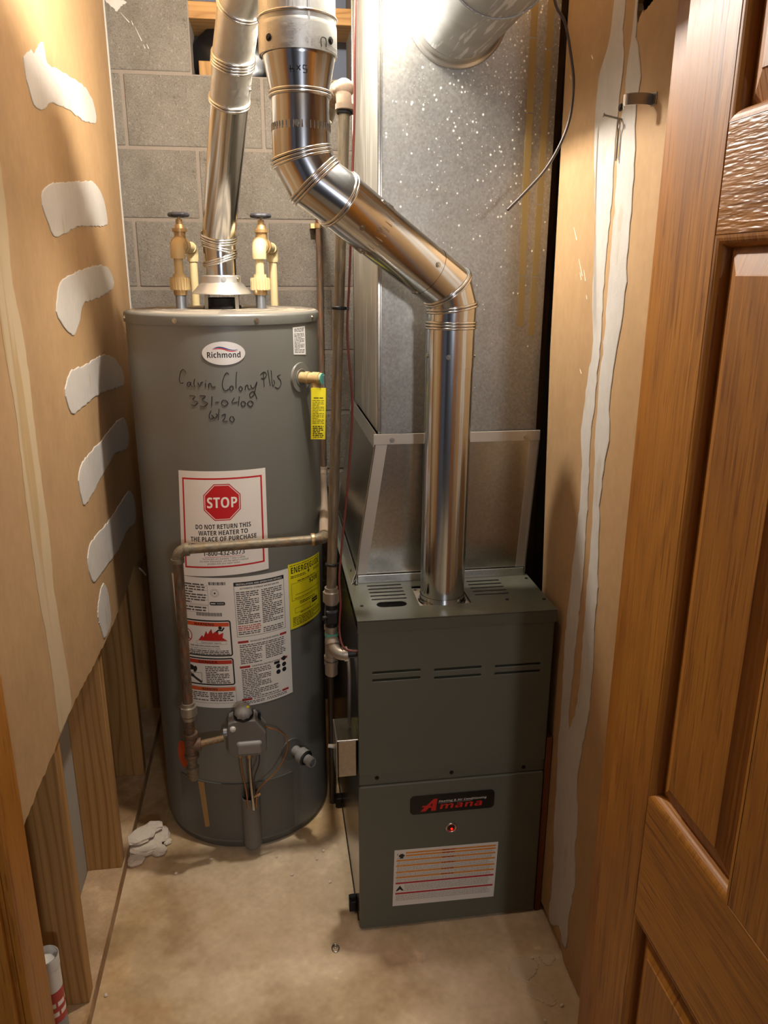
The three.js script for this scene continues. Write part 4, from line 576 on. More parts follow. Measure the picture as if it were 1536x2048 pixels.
{ // water heater vent
  const t = thing('flue_pipe', 'leaning flue pipe rising from the draft hood of the water heater', 'flue pipe');
  const H0 = [TX, 1.54, TZ], K = [-0.279, 1.64, -0.573], Q = [-0.214, 1.985, -0.292], R1 = [-0.196, 2.052, -0.226], S = [-0.137, 2.128, -0.07], r = 0.0405, up = [0, 1, 0];
  const d0 = dirOf(H0, K), d1 = dirOf(K, Q), d2 = dirOf(Q, R1), d3 = dirOf(R1, S), n0 = mid(d0, d1), n1 = mid(d1, d2), n2 = mid(d2, d3);
  part('lower_pipe', gore(H0, K, up, n0, r), M.flue, t); part('leaning_pipe', gore(K, lerp3(K, Q, 0.78), n0, d1, r + 0.0006), M.flue, t); part('leaning_pipe', gore(lerp3(K, Q, 0.78), Q, d1, n1, r + 0.0016), M.flueSoft, t);
  part('elbow_gore', gore(Q, R1, n1, n2, r + 0.0018), M.flueSoft, t); part('elbow_gore', gore(R1, S, n2, d3, r + 0.0016), M.flueSoft, t);
  for (const [p, n, d, k] of [[K, n0, d1, 3], [lerp3(K, Q, 0.78), d1, d1, 2], [lerp3(K, Q, 0.97), d1, d1, 4], [R1, n2, d3, 2], [lerp3(R1, S, 0.5), d3, d3, 2]]) part('bead', Array.from({ length: k }, (_, i) => bead(V(p).addScaledVector(V(n), (i - (k - 1) / 2) * 0.006).toArray(), n, d, r + 0.0028, 0.0026)), M.bead, t);
  for (const [y, tilt] of [[1.618, 0.22], [1.612, 0.22], [1.592, -0.3], [1.587, -0.3], [1.582, -0.26]]) part('wire_wrap', bead([TX, y, TZ + 0.0005], [tilt, 1, 0.1], up, r + 0.0022, 0.0021), M.bead, t);
  part('pipe_seam', cyl([TX + 0.034, 1.55, TZ + 0.0225], [TX + 0.034, 1.63, TZ + 0.0235], 0.0012), M.brass, t);
  for (const [p, d, a] of [[lerp3(K, Q, 0.02), d1, 0.1], [lerp3(K, Q, 0.86), d1, 2.9], [R1, d3, 2.2]]) { const [q, n] = around(p, d, r + 0.001, a); part('screw', screwGeo(q, n, 0.004), M.zincScrew, t); }
}

// ------------------------------------------------------------------ furnace
{
  const t = thing('furnace', 'dark grey gas furnace cabinet with louvred front and red lettered badge, beside the heater', 'furnace'), W = 0.447, D = -0.75;
  part('side_panel', box(0, 0.0015, 0.012, 0.81, D, -0.004), M.furnaceSide, t, 'left side panel');
  part('side_panel', box(W - 0.0015, W, 0.012, 0.81, D, -0.004), M.furnaceSide, t);
  part('back_panel', box(0, W, 0.012, 0.81, D, D + 0.002), M.furnaceSide, t);
  part('base', box(0.006, W - 0.006, 0, 0.02, D + 0.01, -0.012), M.black, t);
  const slots = []; for (const [x0, x1, y] of [[0.031, 0.142, 0.7085], [0.031, 0.142, 0.6895], [0.1705, 0.282, 0.7055], [0.1705, 0.282, 0.6855], [0.3105, 0.421, 0.704], [0.3105, 0.421, 0.6855]]) slots.push([x0, x1, y - 0.0042, y + 0.0042, 0.004]);
  part('upper_door', plateXY(0.001, W - 0.001, 0.447, 0.811, 0.002, 0.012, 0, slots, 0.0015), M.furnace, t);
  part('screw_rail', plateXY(0.002, W - 0.001, 0.4165, 0.446, 0.002, 0.01, -0.0035, [], 0.001), M.furnace, t);
  for (const [x, y] of [[0.043, 0.4345], [0.22, 0.4315], [0.396, 0.429]]) part('screw', screwGeo([x, y, -0.0036], [0, 0, 1], 0.0036), M.darkScrew, t);
  part('lower_door', plateXY(0, W - 0.001, 0.006, 0.4155, 0.003, 0.014, 0.0015, [], 0.003), M.furnace, t);
  // top sheet with its turned-down lip and openings
  { const sh = new THREE.Shape(); sh.moveTo(-0.001, -0.006); sh.lineTo(W + 0.001, -0.006); sh.lineTo(W + 0.001, -D); sh.lineTo(-0.001, -D); sh.closePath(); // drawn in (x, -z)
    const hole = (x0, x1, z0, z1, r) => sh.holes.push(roundRect(new THREE.Path(), x0, x1, -z1, -z0, r));
    for (let i = 0; i < 5; i++) { const z = -0.188 + i * 0.0205; hole(0.044, 0.127, z - 0.0036, z + 0.0036, 0.0034); hole(0.286, 0.369, z - 0.0036 + 0.004, z + 0.0036 + 0.004, 0.0034); }
    hole(0.052, 0.121, -0.0905, -0.0605, 0.0148); hole(0.148, 0.268, -0.175, -0.058, 0.002);
    const g = new THREE.ExtrudeGeometry(sh, { depth: 0.002, bevelEnabled: false, curveSegments: 6 }); g.rotateX(-Math.PI / 2); g.translate(0, 0.836, 0); part('top_sheet', g, M.furnaceTop, t);
    part('top_lip', plateXY(-0.001, W + 0.001, 0.8085, 0.838, 0.001, 0.003, 0.006, [], 0.0012), M.furnaceTop, t); }
  for (const [x, z] of [[0.019, -0.2], [0.018, -0.074], [0.353, -0.064], [0.438, -0.055], [0.438, -0.184]]) part('screw', cyl([x, 0.838, z], [x, 0.8395, z], 0.0042, 0.0036, 16), M.darkScrew, t);
  part('vent_plate', [plateXY(0.1455, 0.2705, 0.0555, 0.1775, 0.001, 0.002, 0).rotateX(-Math.PI / 2).translate(0, 0.831, 0)], M.foilTape, t, 'bright square plate round the flue');
  for (const [x, z] of [[0.157, -0.165], [0.26, -0.066], [0.16, -0.066], [0.258, -0.165]]) part('screw', screwGeo([x, 0.831, z], [0, 1, 0], 0.003), M.zincScrew, t);
  part('heat_shelf', box(0.004, W - 0.004, 0.6, 0.605, D + 0.01, -0.02), M.galv, t); part('inner_back', box(0.004, W - 0.004, 0.45, 0.8, -0.2, -0.19), M.galv, t);
  part('inner_tray', box(0.004, W - 0.004, 0.79, 0.795, D + 0.01, -0.19), M.galv, t);
  part('inner_bracket', box(0.05, 0.118, 0.672, 0.697, -0.03, -0.026, 0.001), M.plasticPale, t, 'pale strip seen through the left louvre');
  part('badge', plateXY(0.121, 0.326, 0.328, 0.379, 0.011, 0.002, 0.0034, [], 0.0004), M.black, t);
  { const g = new THREE.PlaneGeometry(0.196, 0.046); part('badge_print', g.translate(0.2235, 0.3535, 0.0038), print(AMANA, { roughness: 0.35 }), t, 'black badge with red slanted lettering'); }
  part('sight_glass_ring', new THREE.TorusGeometry(0.0115, 0.0028, 10, 32).translate(0.2225, 0.281, 0.002), M.steel, t); part('sight_glass', cyl([0.2225, 0.281, 0.0005], [0.2225, 0.281, 0.003], 0.0105), mat({ color: 0x2a120e, roughness: 0.15 }), t); part('indicator_light', ball([0.2235, 0.278, 0.003], 0.0028), mat({ color: 0xff2a1c, emissive: 0xff1a10, emissiveIntensity: 0.7 }), t, 'tiny red light');
  { const sh = new THREE.BufferGeometry(); sh.setAttribute('position', new THREE.Float32BufferAttribute([0.081, 0.066, 0.0019, 0.337, 0.062, 0.0019, 0.342, 0.226, 0.0019, 0.085, 0.231, 0.0019], 3)); sh.setAttribute('uv', new THREE.Float32BufferAttribute([0, 0, 1, 0, 1, 1, 0, 1], 2)); sh.setIndex([0, 1, 2, 0, 2, 3]); sh.computeVertexNormals(); part('warning_label', sh, print(furnaceLabelTex), t, 'white label striped orange and red'); }
  { const j = new THREE.Group(); j.name = 'junction_box'; t.add(j); // utility box on the left side
    const g = new RoundedBoxGeometry(0.046, 0.098, 0.088, 3, 0.005), p = g.attributes.position; part('box_body', uvBox(g.translate(-0.0245, 0.489, -0.052)), M.galvShiny, j);
    part('cover', uvBox(new RoundedBoxGeometry(0.05, 0.004, 0.094, 2, 0.0018).translate(-0.024, 0.5395, -0.05)), M.galvShiny, j); part('cover', uvBox(new RoundedBoxGeometry(0.003, 0.104, 0.092, 2, 0.001).translate(-0.049, 0.489, -0.051)), M.galvShiny, j);
    part('toggle', cyl([-0.05, 0.5, -0.045], [-0.066, 0.503, -0.045], 0.005, 0.0042), M.plasticPale, j); }
  part('conduit', tube([[-0.014, 0.55, -0.06], [-0.013, 0.6, -0.065], [-0.01, 0.66, -0.09], [-0.009, 0.7, -0.14]], 0.0045, 20), M.wireDark, t);
  for (const z of [-0.475, -0.066]) part('clip', [box(-0.016, 0.0, 0.004, 0.034, z - 0.022, z + 0.008, 0.002), box(-0.019, -0.015, 0.001, 0.036, z - 0.018, z + 0.004, 0.001)], M.black, t, 'black plastic clip at the base');
  part('side_seam', box(-0.0015, 0.0005, 0.012, 0.016, D, -0.02), M.black, t);
}
{ // coil case: sheet metal transition on the furnace, narrowing to the left at its top
  const t = thing('coil_case', 'galvanised sheet metal coil case with taped corners standing on the furnace', 'coil case'), y0 = 0.838, y1 = 1.186;
  const fl = -0.215, bk = -0.735, quad = (a, b, c, d) => { const g = new THREE.BufferGeometry(), ab = V(b).sub(V(a)), ad = V(d).sub(V(a)), n = ab.clone().cross(ad).normalize().multiplyScalar(-0.0015), P = [], f = [a, b, c, d], k = f.map((q) => V(q).add(n).toArray()); const put = (...q) => q.forEach((e) => P.push(...e)); put(f[0], f[1], f[2], f[0], f[2], f[3], k[0], k[2], k[1], k[0], k[3], k[2]); for (let i = 0; i < 4; i++) { const j = (i + 1) % 4; put(f[i], k[i], f[j], f[j], k[i], k[j]); } g.setAttribute('position', new THREE.Float32BufferAttribute(P, 3)); uvBox(g); g.computeVertexNormals(); return g; };
  const L0 = 0.02, L1 = 0.066, R0 = 0.441, R1 = 0.459;
  part('front_panel', quad([L0, y0, fl], [R0, y0, fl], [R1, y1, fl], [L1, y1, fl]), M.galvShiny, t);
  part('left_panel', quad([L0, y0, bk], [L0, y0, fl], [L1, y1, fl], [L1, y1, bk]), M.galvShiny, t);
  part('right_panel', quad([R0, y0, fl], [R0, y0, bk], [R1, y1, bk], [R1, y1, fl]), M.galv, t);
  part('back_panel', quad([R0, y0, bk], [L0, y0, bk], [L1, y1, bk], [R1, y1, bk]), M.galv, t);
  const z1 = fl + 0.0012;
  part('corner_tape', quad([L0 - 0.001, y0 + 0.02, z1], [L0 + 0.026, y0 + 0.02, z1], [L1 + 0.03, y1 - 0.005, z1], [L1, y1 - 0.005, z1]), M.foilTape, t, 'dull foil tape down the left corner');
  part('corner_tape', quad([R0 - 0.022, y0 + 0.02, z1], [R0 + 0.001, y0 + 0.02, z1], [R1 + 0.001, y1 - 0.005, z1], [R1 - 0.022, y1 - 0.005, z1]), M.foilTape, t, 'dull foil tape down the right corner');
  part('top_flange', plateXY(L1 - 0.003, R1 + 0.001, 1.177, 1.202, 0.001, 0.003, fl + 0.006, [], 0.001), M.foilTape, t, 'band round the top');
  part('top_flange', quad([L1 - 0.004, 1.172, bk], [L1 - 0.004, 1.172, fl + 0.004], [L1 + 0.002, 1.204, fl + 0.004], [L1 + 0.002, 1.204, bk]), M.galv, t);
  part('bottom_flange', [plateXY(L0 + 0.004, R0 - 0.003, 0.838, 0.858, 0.001, 0.003, fl + 0.008, [], 0.001)], M.galv, t);
  part('bottom_flange', quad([L0 - 0.012, 0.838, bk], [L0 - 0.012, 0.838, fl + 0.01], [L0 - 0.001, 0.866, fl + 0.006], [L0 - 0.001, 0.866, bk]), M.galv, t);
  part('corner_fold', tube([[L0 - 0.008, 0.84, fl + 0.01], [L0 + 0.002, 0.86, fl + 0.006], [L0 + 0.012, 0.95, fl + 0.003], [L1 + 0.001, 1.18, fl + 0.003]], 0.002, 24, 6), M.galvShiny, t);
  part('corner_fold', tube([[R0 + 0.004, 0.845, fl + 0.008], [R0 + 0.001, 0.866, fl + 0.004], [R1, 1.18, fl + 0.003]], 0.0018, 24, 6), M.galvShiny, t);
  for (const x of [0.106, 0.425]) part('screw', screwGeo([x, 1.187, fl + 0.006], [0, 0, 1], 0.0042), M.zincScrew, t);
  part('screw', screwGeo([L0 - 0.006, 0.852, -0.26], [-1, 0.3, 0], 0.003), M.darkScrew, t);
}
{ // tall supply plenum
  const t = thing('supply_plenum', 'tall galvanised duct box splashed with white specks and two brown glue lines', 'duct'), x0 = 0.077, x1 = 0.453, f = -0.222, b = -0.735, y0 = 1.2, y1 = CEIL - 0.004;
  const g = new THREE.BoxGeometry(x1 - x0, y1 - y0, 0.0018), uv = g.attributes.uv; g.translate((x0 + x1) / 2, (y0 + y1) / 2, f - 0.0009); { const p = g.attributes.position; for (let i = 0; i < p.count; i++) uv.setXY(i, (p.getX(i) - x0) / 1.05, (p.getY(i) - 1.2) / 1.05 * 0.9 + 0.02); }
  part('front_panel', g, M.galvSpeck, t, 'front sheet with white specks');
  part('left_panel', box(x0, x0 + 0.0018, y0, y1, b, f - 0.002), M.galvStreak, t, 'left sheet with pale streaks');
  part('right_panel', box(x1 - 0.0018, x1, y0, y1, b, f - 0.002), M.galv, t); part('back_panel', box(x0, x1, y0, y1, b - 0.0018, b), M.galv, t);
  part('corner_seam', [box(x0 - 0.003, x0 + 0.003, y0, y1, f - 0.004, f + 0.002, 0.001), box(x0 + 0.0035, x0 + 0.006, y0, y1, f - 0.002, f + 0.0008, 0.0005)], M.galvShiny, t);
  part('drive_cleat', box(x0 - 0.002, x0 + 0.004, y0, y1, b, b + 0.01, 0.001), M.galvShiny, t);
  const line = (pts, w, seed) => { const r = rngOf(seed), L = [], R = []; const c = new THREE.CatmullRomCurve3(pts.map(([x, y]) => new THREE.Vector3(x, y, 0))); for (const p of c.getSpacedPoints(60)) { const k = w / 2 + (r() - 0.5) * 0.0022; L.push([p.x - k, p.y]); R.unshift([p.x + k + (r() - 0.5) * 0.001, p.y]); } const sh = new THREE.Shape([...L, ...R].map(([x, y]) => new THREE.Vector2(x, y))); return new THREE.ExtrudeGeometry(sh, { depth: 0.0004, bevelEnabled: false }).translate(0, 0, f); };
  const cuts = [[2.44, 2.02], [2.017, 1.88], [1.877, 1.55], [1.547, 1.44]];
  const xa = (y) => 0.394 + (y > 1.78 ? 0.003 : 0.003 + (1.78 - y) * 0.012), xb = (y) => 0.425 + (y > 1.78 ? 0 : (1.78 - y) * -0.008) + 0.006;
  for (const [a, b2] of cuts) part('glue_line', line([[xa(a), a], [xa((a + b2) / 2), (a + b2) / 2], [xa(b2), b2]], 0.0145, 91 + a * 10), M.glue, t, 'brown glue line');
  for (const [a, b2] of [[2.44, 2.0], [1.997, 1.7], [1.697, 1.55], [1.546, 1.42]]) part('glue_line', line([[xb(a), a], [xb((a + b2) / 2), (a + b2) / 2], [xb(b2), b2]], 0.0145, 97 + a * 10), M.glue, t, 'brown glue line');
}
{ // round branch duct
  const t = thing('round_duct', 'round dull zinc duct leaving the plenum towards the viewer at the top', 'duct'), c = [0.236, 2.06], r = 0.094;
  part('duct_pipe', gore([c[0], c[1], -0.22], [c[0], c[1], 0.9], [0, 0, 1], [0, 0, 1], r), M.dullZinc, t); part('inner_lining', gore([c[0], c[1], -0.21], [c[0], c[1], 0.9], [0, 0, 1], [0, 0, 1], r - 0.001), M.dullZinc, t);
  part('collar', lathe([[r, 0], [0.106, 0], [0.106, 0.004], [0.103, 0.007], [r + 0.0015, 0.0085], [r + 0.0012, 0.03], [r, 0.031]], 64).rotateX(Math.PI / 2).translate(c[0], c[1], -0.221), M.galv, t);
  for (const z of [0.075, 0.3]) part('seam_bead', ring([c[0], c[1], z], [0, 0, 1], r + 0.001, 0.0022, 64), M.dullZinc, t);
}

// ------------------------------------------------------------------ gas piping
const union = (at, d, r) => { const p = (k) => V(at).addScaledVector(V(d).normalize(), k).toArray(); return join([cyl(p(-0.012), p(0.012), r * 1.75, r * 1.75, 8), cyl(p(0.01), p(0.022), r * 1.35), cyl(p(-0.026), p(-0.01), r * 1.3), cyl(p(0.0115), p(0.014), r * 1.5, r * 1.4, 20)]); };
const capOf = (at, d, r) => { const p = (k) => V(at).addScaledVector(V(d).normalize(), k).toArray(); return join([cyl(p(0), p(0.03), r * 1.3), cyl(p(-0.004), p(0.004), r * 1.45), cyl(p(0.03), p(0.033), r * 1.3, r * 1.0)]); };
const collar = (at, d, r, l = 0.008) => { const p = (k) => V(at).addScaledVector(V(d).normalize(), k).toArray(); return cyl(p(-l / 2), p(l / 2), r); };
{
  const t = thing('gas_pipe', 'long vertical iron gas pipe between water heater and furnace, elbow at its top', 'pipe'), r = 0.0108, top = [-0.004, 1.872, -0.122], bot = [-0.05, 0.885, -0.07], d = dirOf(bot, top);
  part('pipe', cyl(bot, lerp3(bot, top, 0.985), r), M.iron, t);
  const e = [-0.004, 1.9, -0.124];
  part('elbow', [bend(lerp3(bot, top, 0.985), e, [-0.012, 1.895, -0.16], r * 1.25, 1.3), ball([-0.004, 1.892, -0.13], r * 1.75, 20)], M.dustIron, t, 'dusty elbow');
  part('pipe', cyl([-0.012, 1.895, -0.15], [-0.02, 1.86, -0.62], r), M.iron, t); part('coupling', cyl([-0.0125, 1.894, -0.165], [-0.0135, 1.889, -0.225], r * 1.4), M.paleIron, t);
  part('pipe', cyl([-0.02, 1.86, -0.6], [0.003, 1.75, -1.04], r), M.iron, t);
  part('union', union([-0.0505, 0.868, -0.068], [0, 1, 0], r), M.fitting, t);
  part('gas_valve', [cyl([-0.051, 0.85, -0.067], [-0.0515, 0.796, -0.066], 0.0145), new RoundedBoxGeometry(0.03, 0.034, 0.032, 3, 0.006).translate(-0.0515, 0.825, -0.062)], M.black, t, 'black shut-off valve'); part('valve_stem', cyl([-0.062, 0.826, -0.05], [-0.072, 0.826, -0.046], 0.005), M.black, t);
  const T = [-0.0525, 0.752, -0.064];
  part('tee_fitting', [cyl([-0.052, 0.798, -0.0655], [-0.0535, 0.718, -0.063], r * 1.3), collar([-0.052, 0.795, -0.0655], [0, 1, 0], r * 1.5), collar([-0.0535, 0.722, -0.063], [0, 1, 0], r * 1.5), cyl([-0.0525, 0.766, -0.064], [-0.0495, 0.766, -0.043], r * 1.35)], M.fitting, t);
  part('sealant', collar([-0.052, 0.779, -0.063], [0.02, 1, 0], r * 1.42, 0.007), M.teal, t, 'pale green thread sealant');
  part('elbow', bend([-0.0515, 0.766, -0.05], [-0.049, 0.742, -0.03], [-0.022, 0.745, -0.029], r * 1.15, 1.35), M.fitting, t);
  part('nipple', cyl([-0.024, 0.745, -0.029], [0.004, 0.746, -0.029], r), M.black, t);
  part('drip_leg', [cyl(T, [-0.054, 0.69, -0.062], r), capOf([-0.0538, 0.71, -0.062], [0, -1, 0], r)], M.fitting, t);
}
{
  const t = thing('gas_pipe', 'brown iron gas pipe crossing the stop label and dropping to the heater valve', 'pipe'), r = 0.0124, z = -0.262;
  const el = [-0.4, 0.925, z], R0 = [-0.075, 0.936, z];
  part('pipe', cyl([-0.375, 0.9258, z], R0, r * 0.92), M.iron, t);
  part('elbow', bend([-0.375, 0.9258, z], el, [-0.4005, 0.897, z], r, 1.28), M.iron, t);
  part('pipe', cyl([-0.4005, 0.9, z], [-0.403, 0.515, z], r), M.rustIron, t);
  part('union', union([-0.403, 0.495, z], [0, 1, 0], r), M.fitting, t); part('union_nut', cyl([-0.403, 0.494, z], [-0.403, 0.476, z], r * 1.5, r * 1.28), M.rustIron, t);
  part('nipple', cyl([-0.403, 0.48, z], [-0.4035, 0.42, z], r), M.rustIron, t);
  part('tee_fitting', [cyl([-0.4035, 0.43, z], [-0.404, 0.36, z], r * 1.3), collar([-0.4035, 0.425, z], [0, 1, 0], r * 1.5), collar([-0.404, 0.362, z], [0, 1, 0], r * 1.5), cyl([-0.404, 0.393, z], [-0.379, 0.394, z], r * 1.2), collar([-0.382, 0.394, z], [1, 0, 0], r * 1.35, 0.007)], M.rustIron, t);
  part('nipple', cyl([-0.382, 0.394, z], [-0.322, 0.398, z - 0.012], r * 0.72), M.paleIron, t);
  part('drip_leg', [cyl([-0.404, 0.365, z], [-0.4045, 0.325, z], r), capOf([-0.4045, 0.325, z], [0, -1, 0], r * 0.95)], M.iron, t);
  part('elbow', bend([-0.08, 0.936, z], [-0.052, 0.937, z], [-0.0495, 0.934, z - 0.03], r, 1.3), M.iron, t); part('brass_collar', collar([-0.078, 0.936, z], [1, 0, 0], r * 1.32, 0.006), M.brass, t);
  part('pipe', cyl([-0.0495, 0.934, z - 0.025], [-0.003, 0.9, -0.99], r), M.dustIron, t, 'dusty length running back to the block wall');
  part('elbow', bend([-0.004, 0.902, -1.0], [0.001, 0.9, -1.04], [0.002, 0.925, -1.042], r * 0.9, 1.3), M.dustIron, t);
  part('riser', cyl([0.002, 0.92, -1.042], [0.003, 1.76, -1.042], r * 0.82), M.rustIron, t); part('strap', [collar([0.003, 1.695, -1.042], [0, 1, 0], r * 1.05, 0.014), box(-0.022, 0.003, 1.688, 1.702, ZB, -1.05)], M.brass, t);
}
{ const g = [cyl([-0.026, 0, -0.5], [-0.024, 0.7, -0.5], 0.0095), collar([-0.024, 0.66, -0.5], [0, 1, 0], 0.0125, 0.03)]; solo('drain_pipe', g, mat({ color: 0x54493d, roughness: 0.35 }), 'thin brown drain tube standing beside the furnace, under the drip leg', 'pipe'); }
// black cable ties round the tall gas pipe
{ const bot = [-0.05, 0.885, -0.07], top = [-0.004, 1.872, -0.122], d = dirOf(bot, top), g = join([new THREE.TorusGeometry(0.0118, 0.0018, 8, 32).scale(1.12, 1, 1.9).rotateX(Math.PI / 2), new RoundedBoxGeometry(0.006, 0.006, 0.008, 2, 0.001).translate(0.017, 0, 0.004)]);
  [[0.977, 'black cable tie near the dusty top elbow of the gas pipe'], [0.609, 'black cable tie at mid height of the gas pipe, level with the heater lid'], [0.058, 'black cable tie low on the gas pipe, by the crossing branch']].forEach(([k, label], i) => { const o = solo('cable_tie', g, M.black, label, 'cable tie', lerp3(bot, top, k)); o.quaternion.setFromUnitVectors(new THREE.Vector3(0, 1, 0), V(d)); }); }
solo('thermostat_wire', tube([[0.02, 2.44, -0.11], [0.018, 2.08, -0.108], [0.014, 1.95, -0.104], [0.013, 1.86, -0.103], [0.007, 1.72, -0.1], [0.0, 1.55, -0.098], [-0.006, 1.45, -0.095], [-0.004, 1.39, -0.09], [0.002, 1.31, -0.088], [0.0, 1.24, -0.086], [-0.01, 1.12, -0.08], [-0.024, 1.0, -0.07], [-0.033, 0.92, -0.056], [-0.032, 0.86, -0.046], [-0.036, 0.8, -0.04], [-0.03, 0.765, -0.024], [-0.012, 0.758, -0.016], [0.002, 0.757, -0.014]], 0.0024, 140, 8), M.wireRed, 'thin red brown wire tied along the tall gas pipe', 'wire');
solo('cable', tube([[0.37, 2.44, -0.03], [0.35, 2.13, -0.02], [0.368, 2.026, -0.02], [0.39, 1.991, -0.02], [0.407, 1.931, -0.02], [0.414, 1.89, -0.02], [0.411, 1.835, -0.02], [0.395, 1.788, -0.02], [0.368, 1.743, -0.02], [0.331, 1.703, -0.02], [0.298, 1.671, -0.02]], 0.0028, 100, 8), M.wireDark, 'loose brown cable hanging in a curve before the plenum', 'cable');
{ const g = new THREE.PlaneGeometry(0.036, 0.128, 4, 10), p = g.attributes.position; for (let i = 0; i < p.count; i++) p.setZ(i, Math.sin((p.getY(i) + 0.064) * 26) * 0.0022 + Math.abs(p.getX(i)) * 0.1); g.computeVertexNormals(); const h = g.clone(); h.translate(0, 0, -0.0006); g.rotateZ(-0.03); h.rotateZ(-0.03);
  const t = thing('warning_tag', 'yellow paper tag hanging from the relief valve of the water heater', 'tag', [-0.0515, 1.222, -0.385]); part('paper', [g], print(tagTex, { roughness: 0.6, side: THREE.DoubleSide }), t); part('tie', tube([[0, 0.062, 0], [-0.004, 0.075, -0.006], [0.004, 0.088, -0.008]], 0.001, 12, 5), M.nippleSteel, t); }

// ------------------------------------------------------------------ water connections
function waterPipe(label, x, back, m, m2) { // valve over the union, elbow, rear drop
  const t = thing('water_pipe', label, 'pipe', [x, 0, TZ]), r = 0.0112, [bx, bz] = back, ey = 1.622, dx = bx, dz = bz, l = Math.hypot(dx, dz), D = [dx / l, 0, dz / l], at = (k, y) => [D[0] * k, y, D[2] * k];
  part('union_tail', [cyl([0, 1.5, 0], [0, 1.513, 0], 0.0165, 0.0175)], M.brass, t);
  { const n = 20, g = [cyl([0, 1.512, 0], [0, 1.543, 0], 0.0232, 0.0232, 40)]; for (let i = 0; i < n; i++) { const a = i / n * Math.PI * 2; g.push(new THREE.BoxGeometry(0.003, 0.027, 0.003).rotateY(-a).translate(0.0235 * Math.cos(a), 1.5275, 0.0235 * Math.sin(a))); } part('union_nut', g, m, t, 'ribbed union nut'); }
  part('pipe', [cyl([0, 1.54, 0], [0, ey - 0.02, 0], r), cyl([0, 1.54, 0], [0, 1.551, 0], 0.0162)], m, t);
  part('elbow', bend([0, ey - 0.03, 0], [0, ey + 0.004, 0], at(0.035, ey), r * 1.42, 1.12), m, t);
  part('valve_body', [cyl(at(0.03, ey), at(0.085, ey), 0.0175), collar(at(0.034, ey), D, 0.0215, 0.014), collar(at(0.082, ey), D, 0.0215, 0.014), cyl(at(0.056, ey), at(0.056, ey + 0.036), 0.0145)], M.brass, t);
  part('bonnet', [cyl(at(0.056, ey + 0.032), at(0.056, ey + 0.04), 0.0205, 0.0205, 6), cyl(at(0.056, ey + 0.04), at(0.056, ey + 0.05), 0.013, 0.0105), cyl(at(0.056, ey + 0.05), at(0.056, ey + 0.062), 0.0092, 0.0092, 6), cyl(at(0.056, ey + 0.06), at(0.056, ey + 0.076), 0.0035)], M.brass, t);
  { const h = new THREE.Group(); h.name = 'handwheel'; h.position.set(...at(0.056, ey + 0.073)); t.add(h); const g = new THREE.TorusGeometry(0.0205, 0.0056, 12, 48).rotateX(Math.PI / 2), p = g.attributes.position; for (let i = 0; i < p.count; i++) { const a = Math.atan2(p.getZ(i), p.getX(i)), f = 1 + 0.06 * Math.cos(a * 6); p.setX(i, p.getX(i) * f); p.setZ(i, p.getZ(i) * f); } g.computeVertexNormals(); part('rim', g, M.wheel, h); part('spokes', [0, 1, 2].map((i) => cyl([0.021 * Math.cos(i * 2.1), 0, 0.021 * Math.sin(i * 2.1)], [0, -0.002, 0], 0.003)), M.wheel, h); part('hub', cyl([0, -0.006, 0], [0, 0.004, 0], 0.007), M.wheel, h); }
  const e = at(l, ey);
  part('rear_elbow', bend(at(l - 0.03, ey), e, [e[0], ey - 0.034, e[2]], r * 1.25, 1.08), m2, t); part('connector', cyl(at(0.085, ey), at(l - 0.025, ey), r * 1.1), m2, t);
  part('rear_pipe', cyl([e[0], ey - 0.02, e[2]], [e[0], 0.03, e[2]], r), m2, t);
}
waterPipe('left water connection, aged tan valve and elbow left of the draft hood', TX - 0.103, [0.013, -0.275], M.cpvcOld, M.cpvc);
waterPipe('right water connection, pale cream valve and elbow right of the draft hood', TX + 0.098, [0.037, -0.275], M.cpvc, M.cpvc);

// ------------------------------------------------------------------ small things on walls and floor
{ const t = thing('wall_hook', 'bent strip metal hook screwed to the right wall', 'hook', [XR, 1.824, 0.207]), w = 0.0085; const path = [[0, 0, 0], [-0.012, 0.001, 0.002], [-0.034, 0, 0.0035], [-0.044, -0.001, 0.001], [-0.0465, -0.002, -0.006], [-0.042, -0.003, -0.012]];
  const c = new THREE.CatmullRomCurve3(path.map(V)), n = 30, P = [], I = []; for (let i = 0; i <= n; i++) { const q = c.getPoint(i / n), tg = c.getTangent(i / n), nn = new THREE.Vector3(tg.z, 0, -tg.x).normalize().multiplyScalar(0.0008); for (const [s, y] of [[-1, w], [1, w], [1, -w], [-1, -w]]) P.push(q.x + nn.x * s, q.y + y, q.z + nn.z * s); if (i) { const a = (i - 1) * 4, b = i * 4; for (let k = 0; k < 4; k++) { const m = (k + 1) % 4; I.push(a + k, b + k, a + m, a + m, b + k, b + m); } } } I.push(0, 1, 2, 0, 2, 3, n * 4, n * 4 + 2, n * 4 + 1, n * 4, n * 4 + 3, n * 4 + 2);
  const g = new THREE.BufferGeometry(); g.setAttribute('position', new THREE.Float32BufferAttribute(P, 3)); g.setIndex(I); const q = g.toNonIndexed(); q.computeVertexNormals(); part('strip', toCreasedNormals(q, 0.7), M.steel, t); part('base', new RoundedBoxGeometry(0.002, 0.018, 0.02, 2, 0.0008).translate(-0.001, 0, 0.006), M.steel, t); }
solo('nail', [cyl([0.004, 0, 0], [-0.034, 0.008, -0.005], 0.0017, 0.0017, 10), cyl([-0.034, 0.008, -0.005], [-0.0355, 0.0083, -0.0052], 0.0036, 0.0036, 14)], M.dullSteel, 'nail sticking out of the right wall, holding the split pin', 'nail', [XR, 1.812, 0.1]);
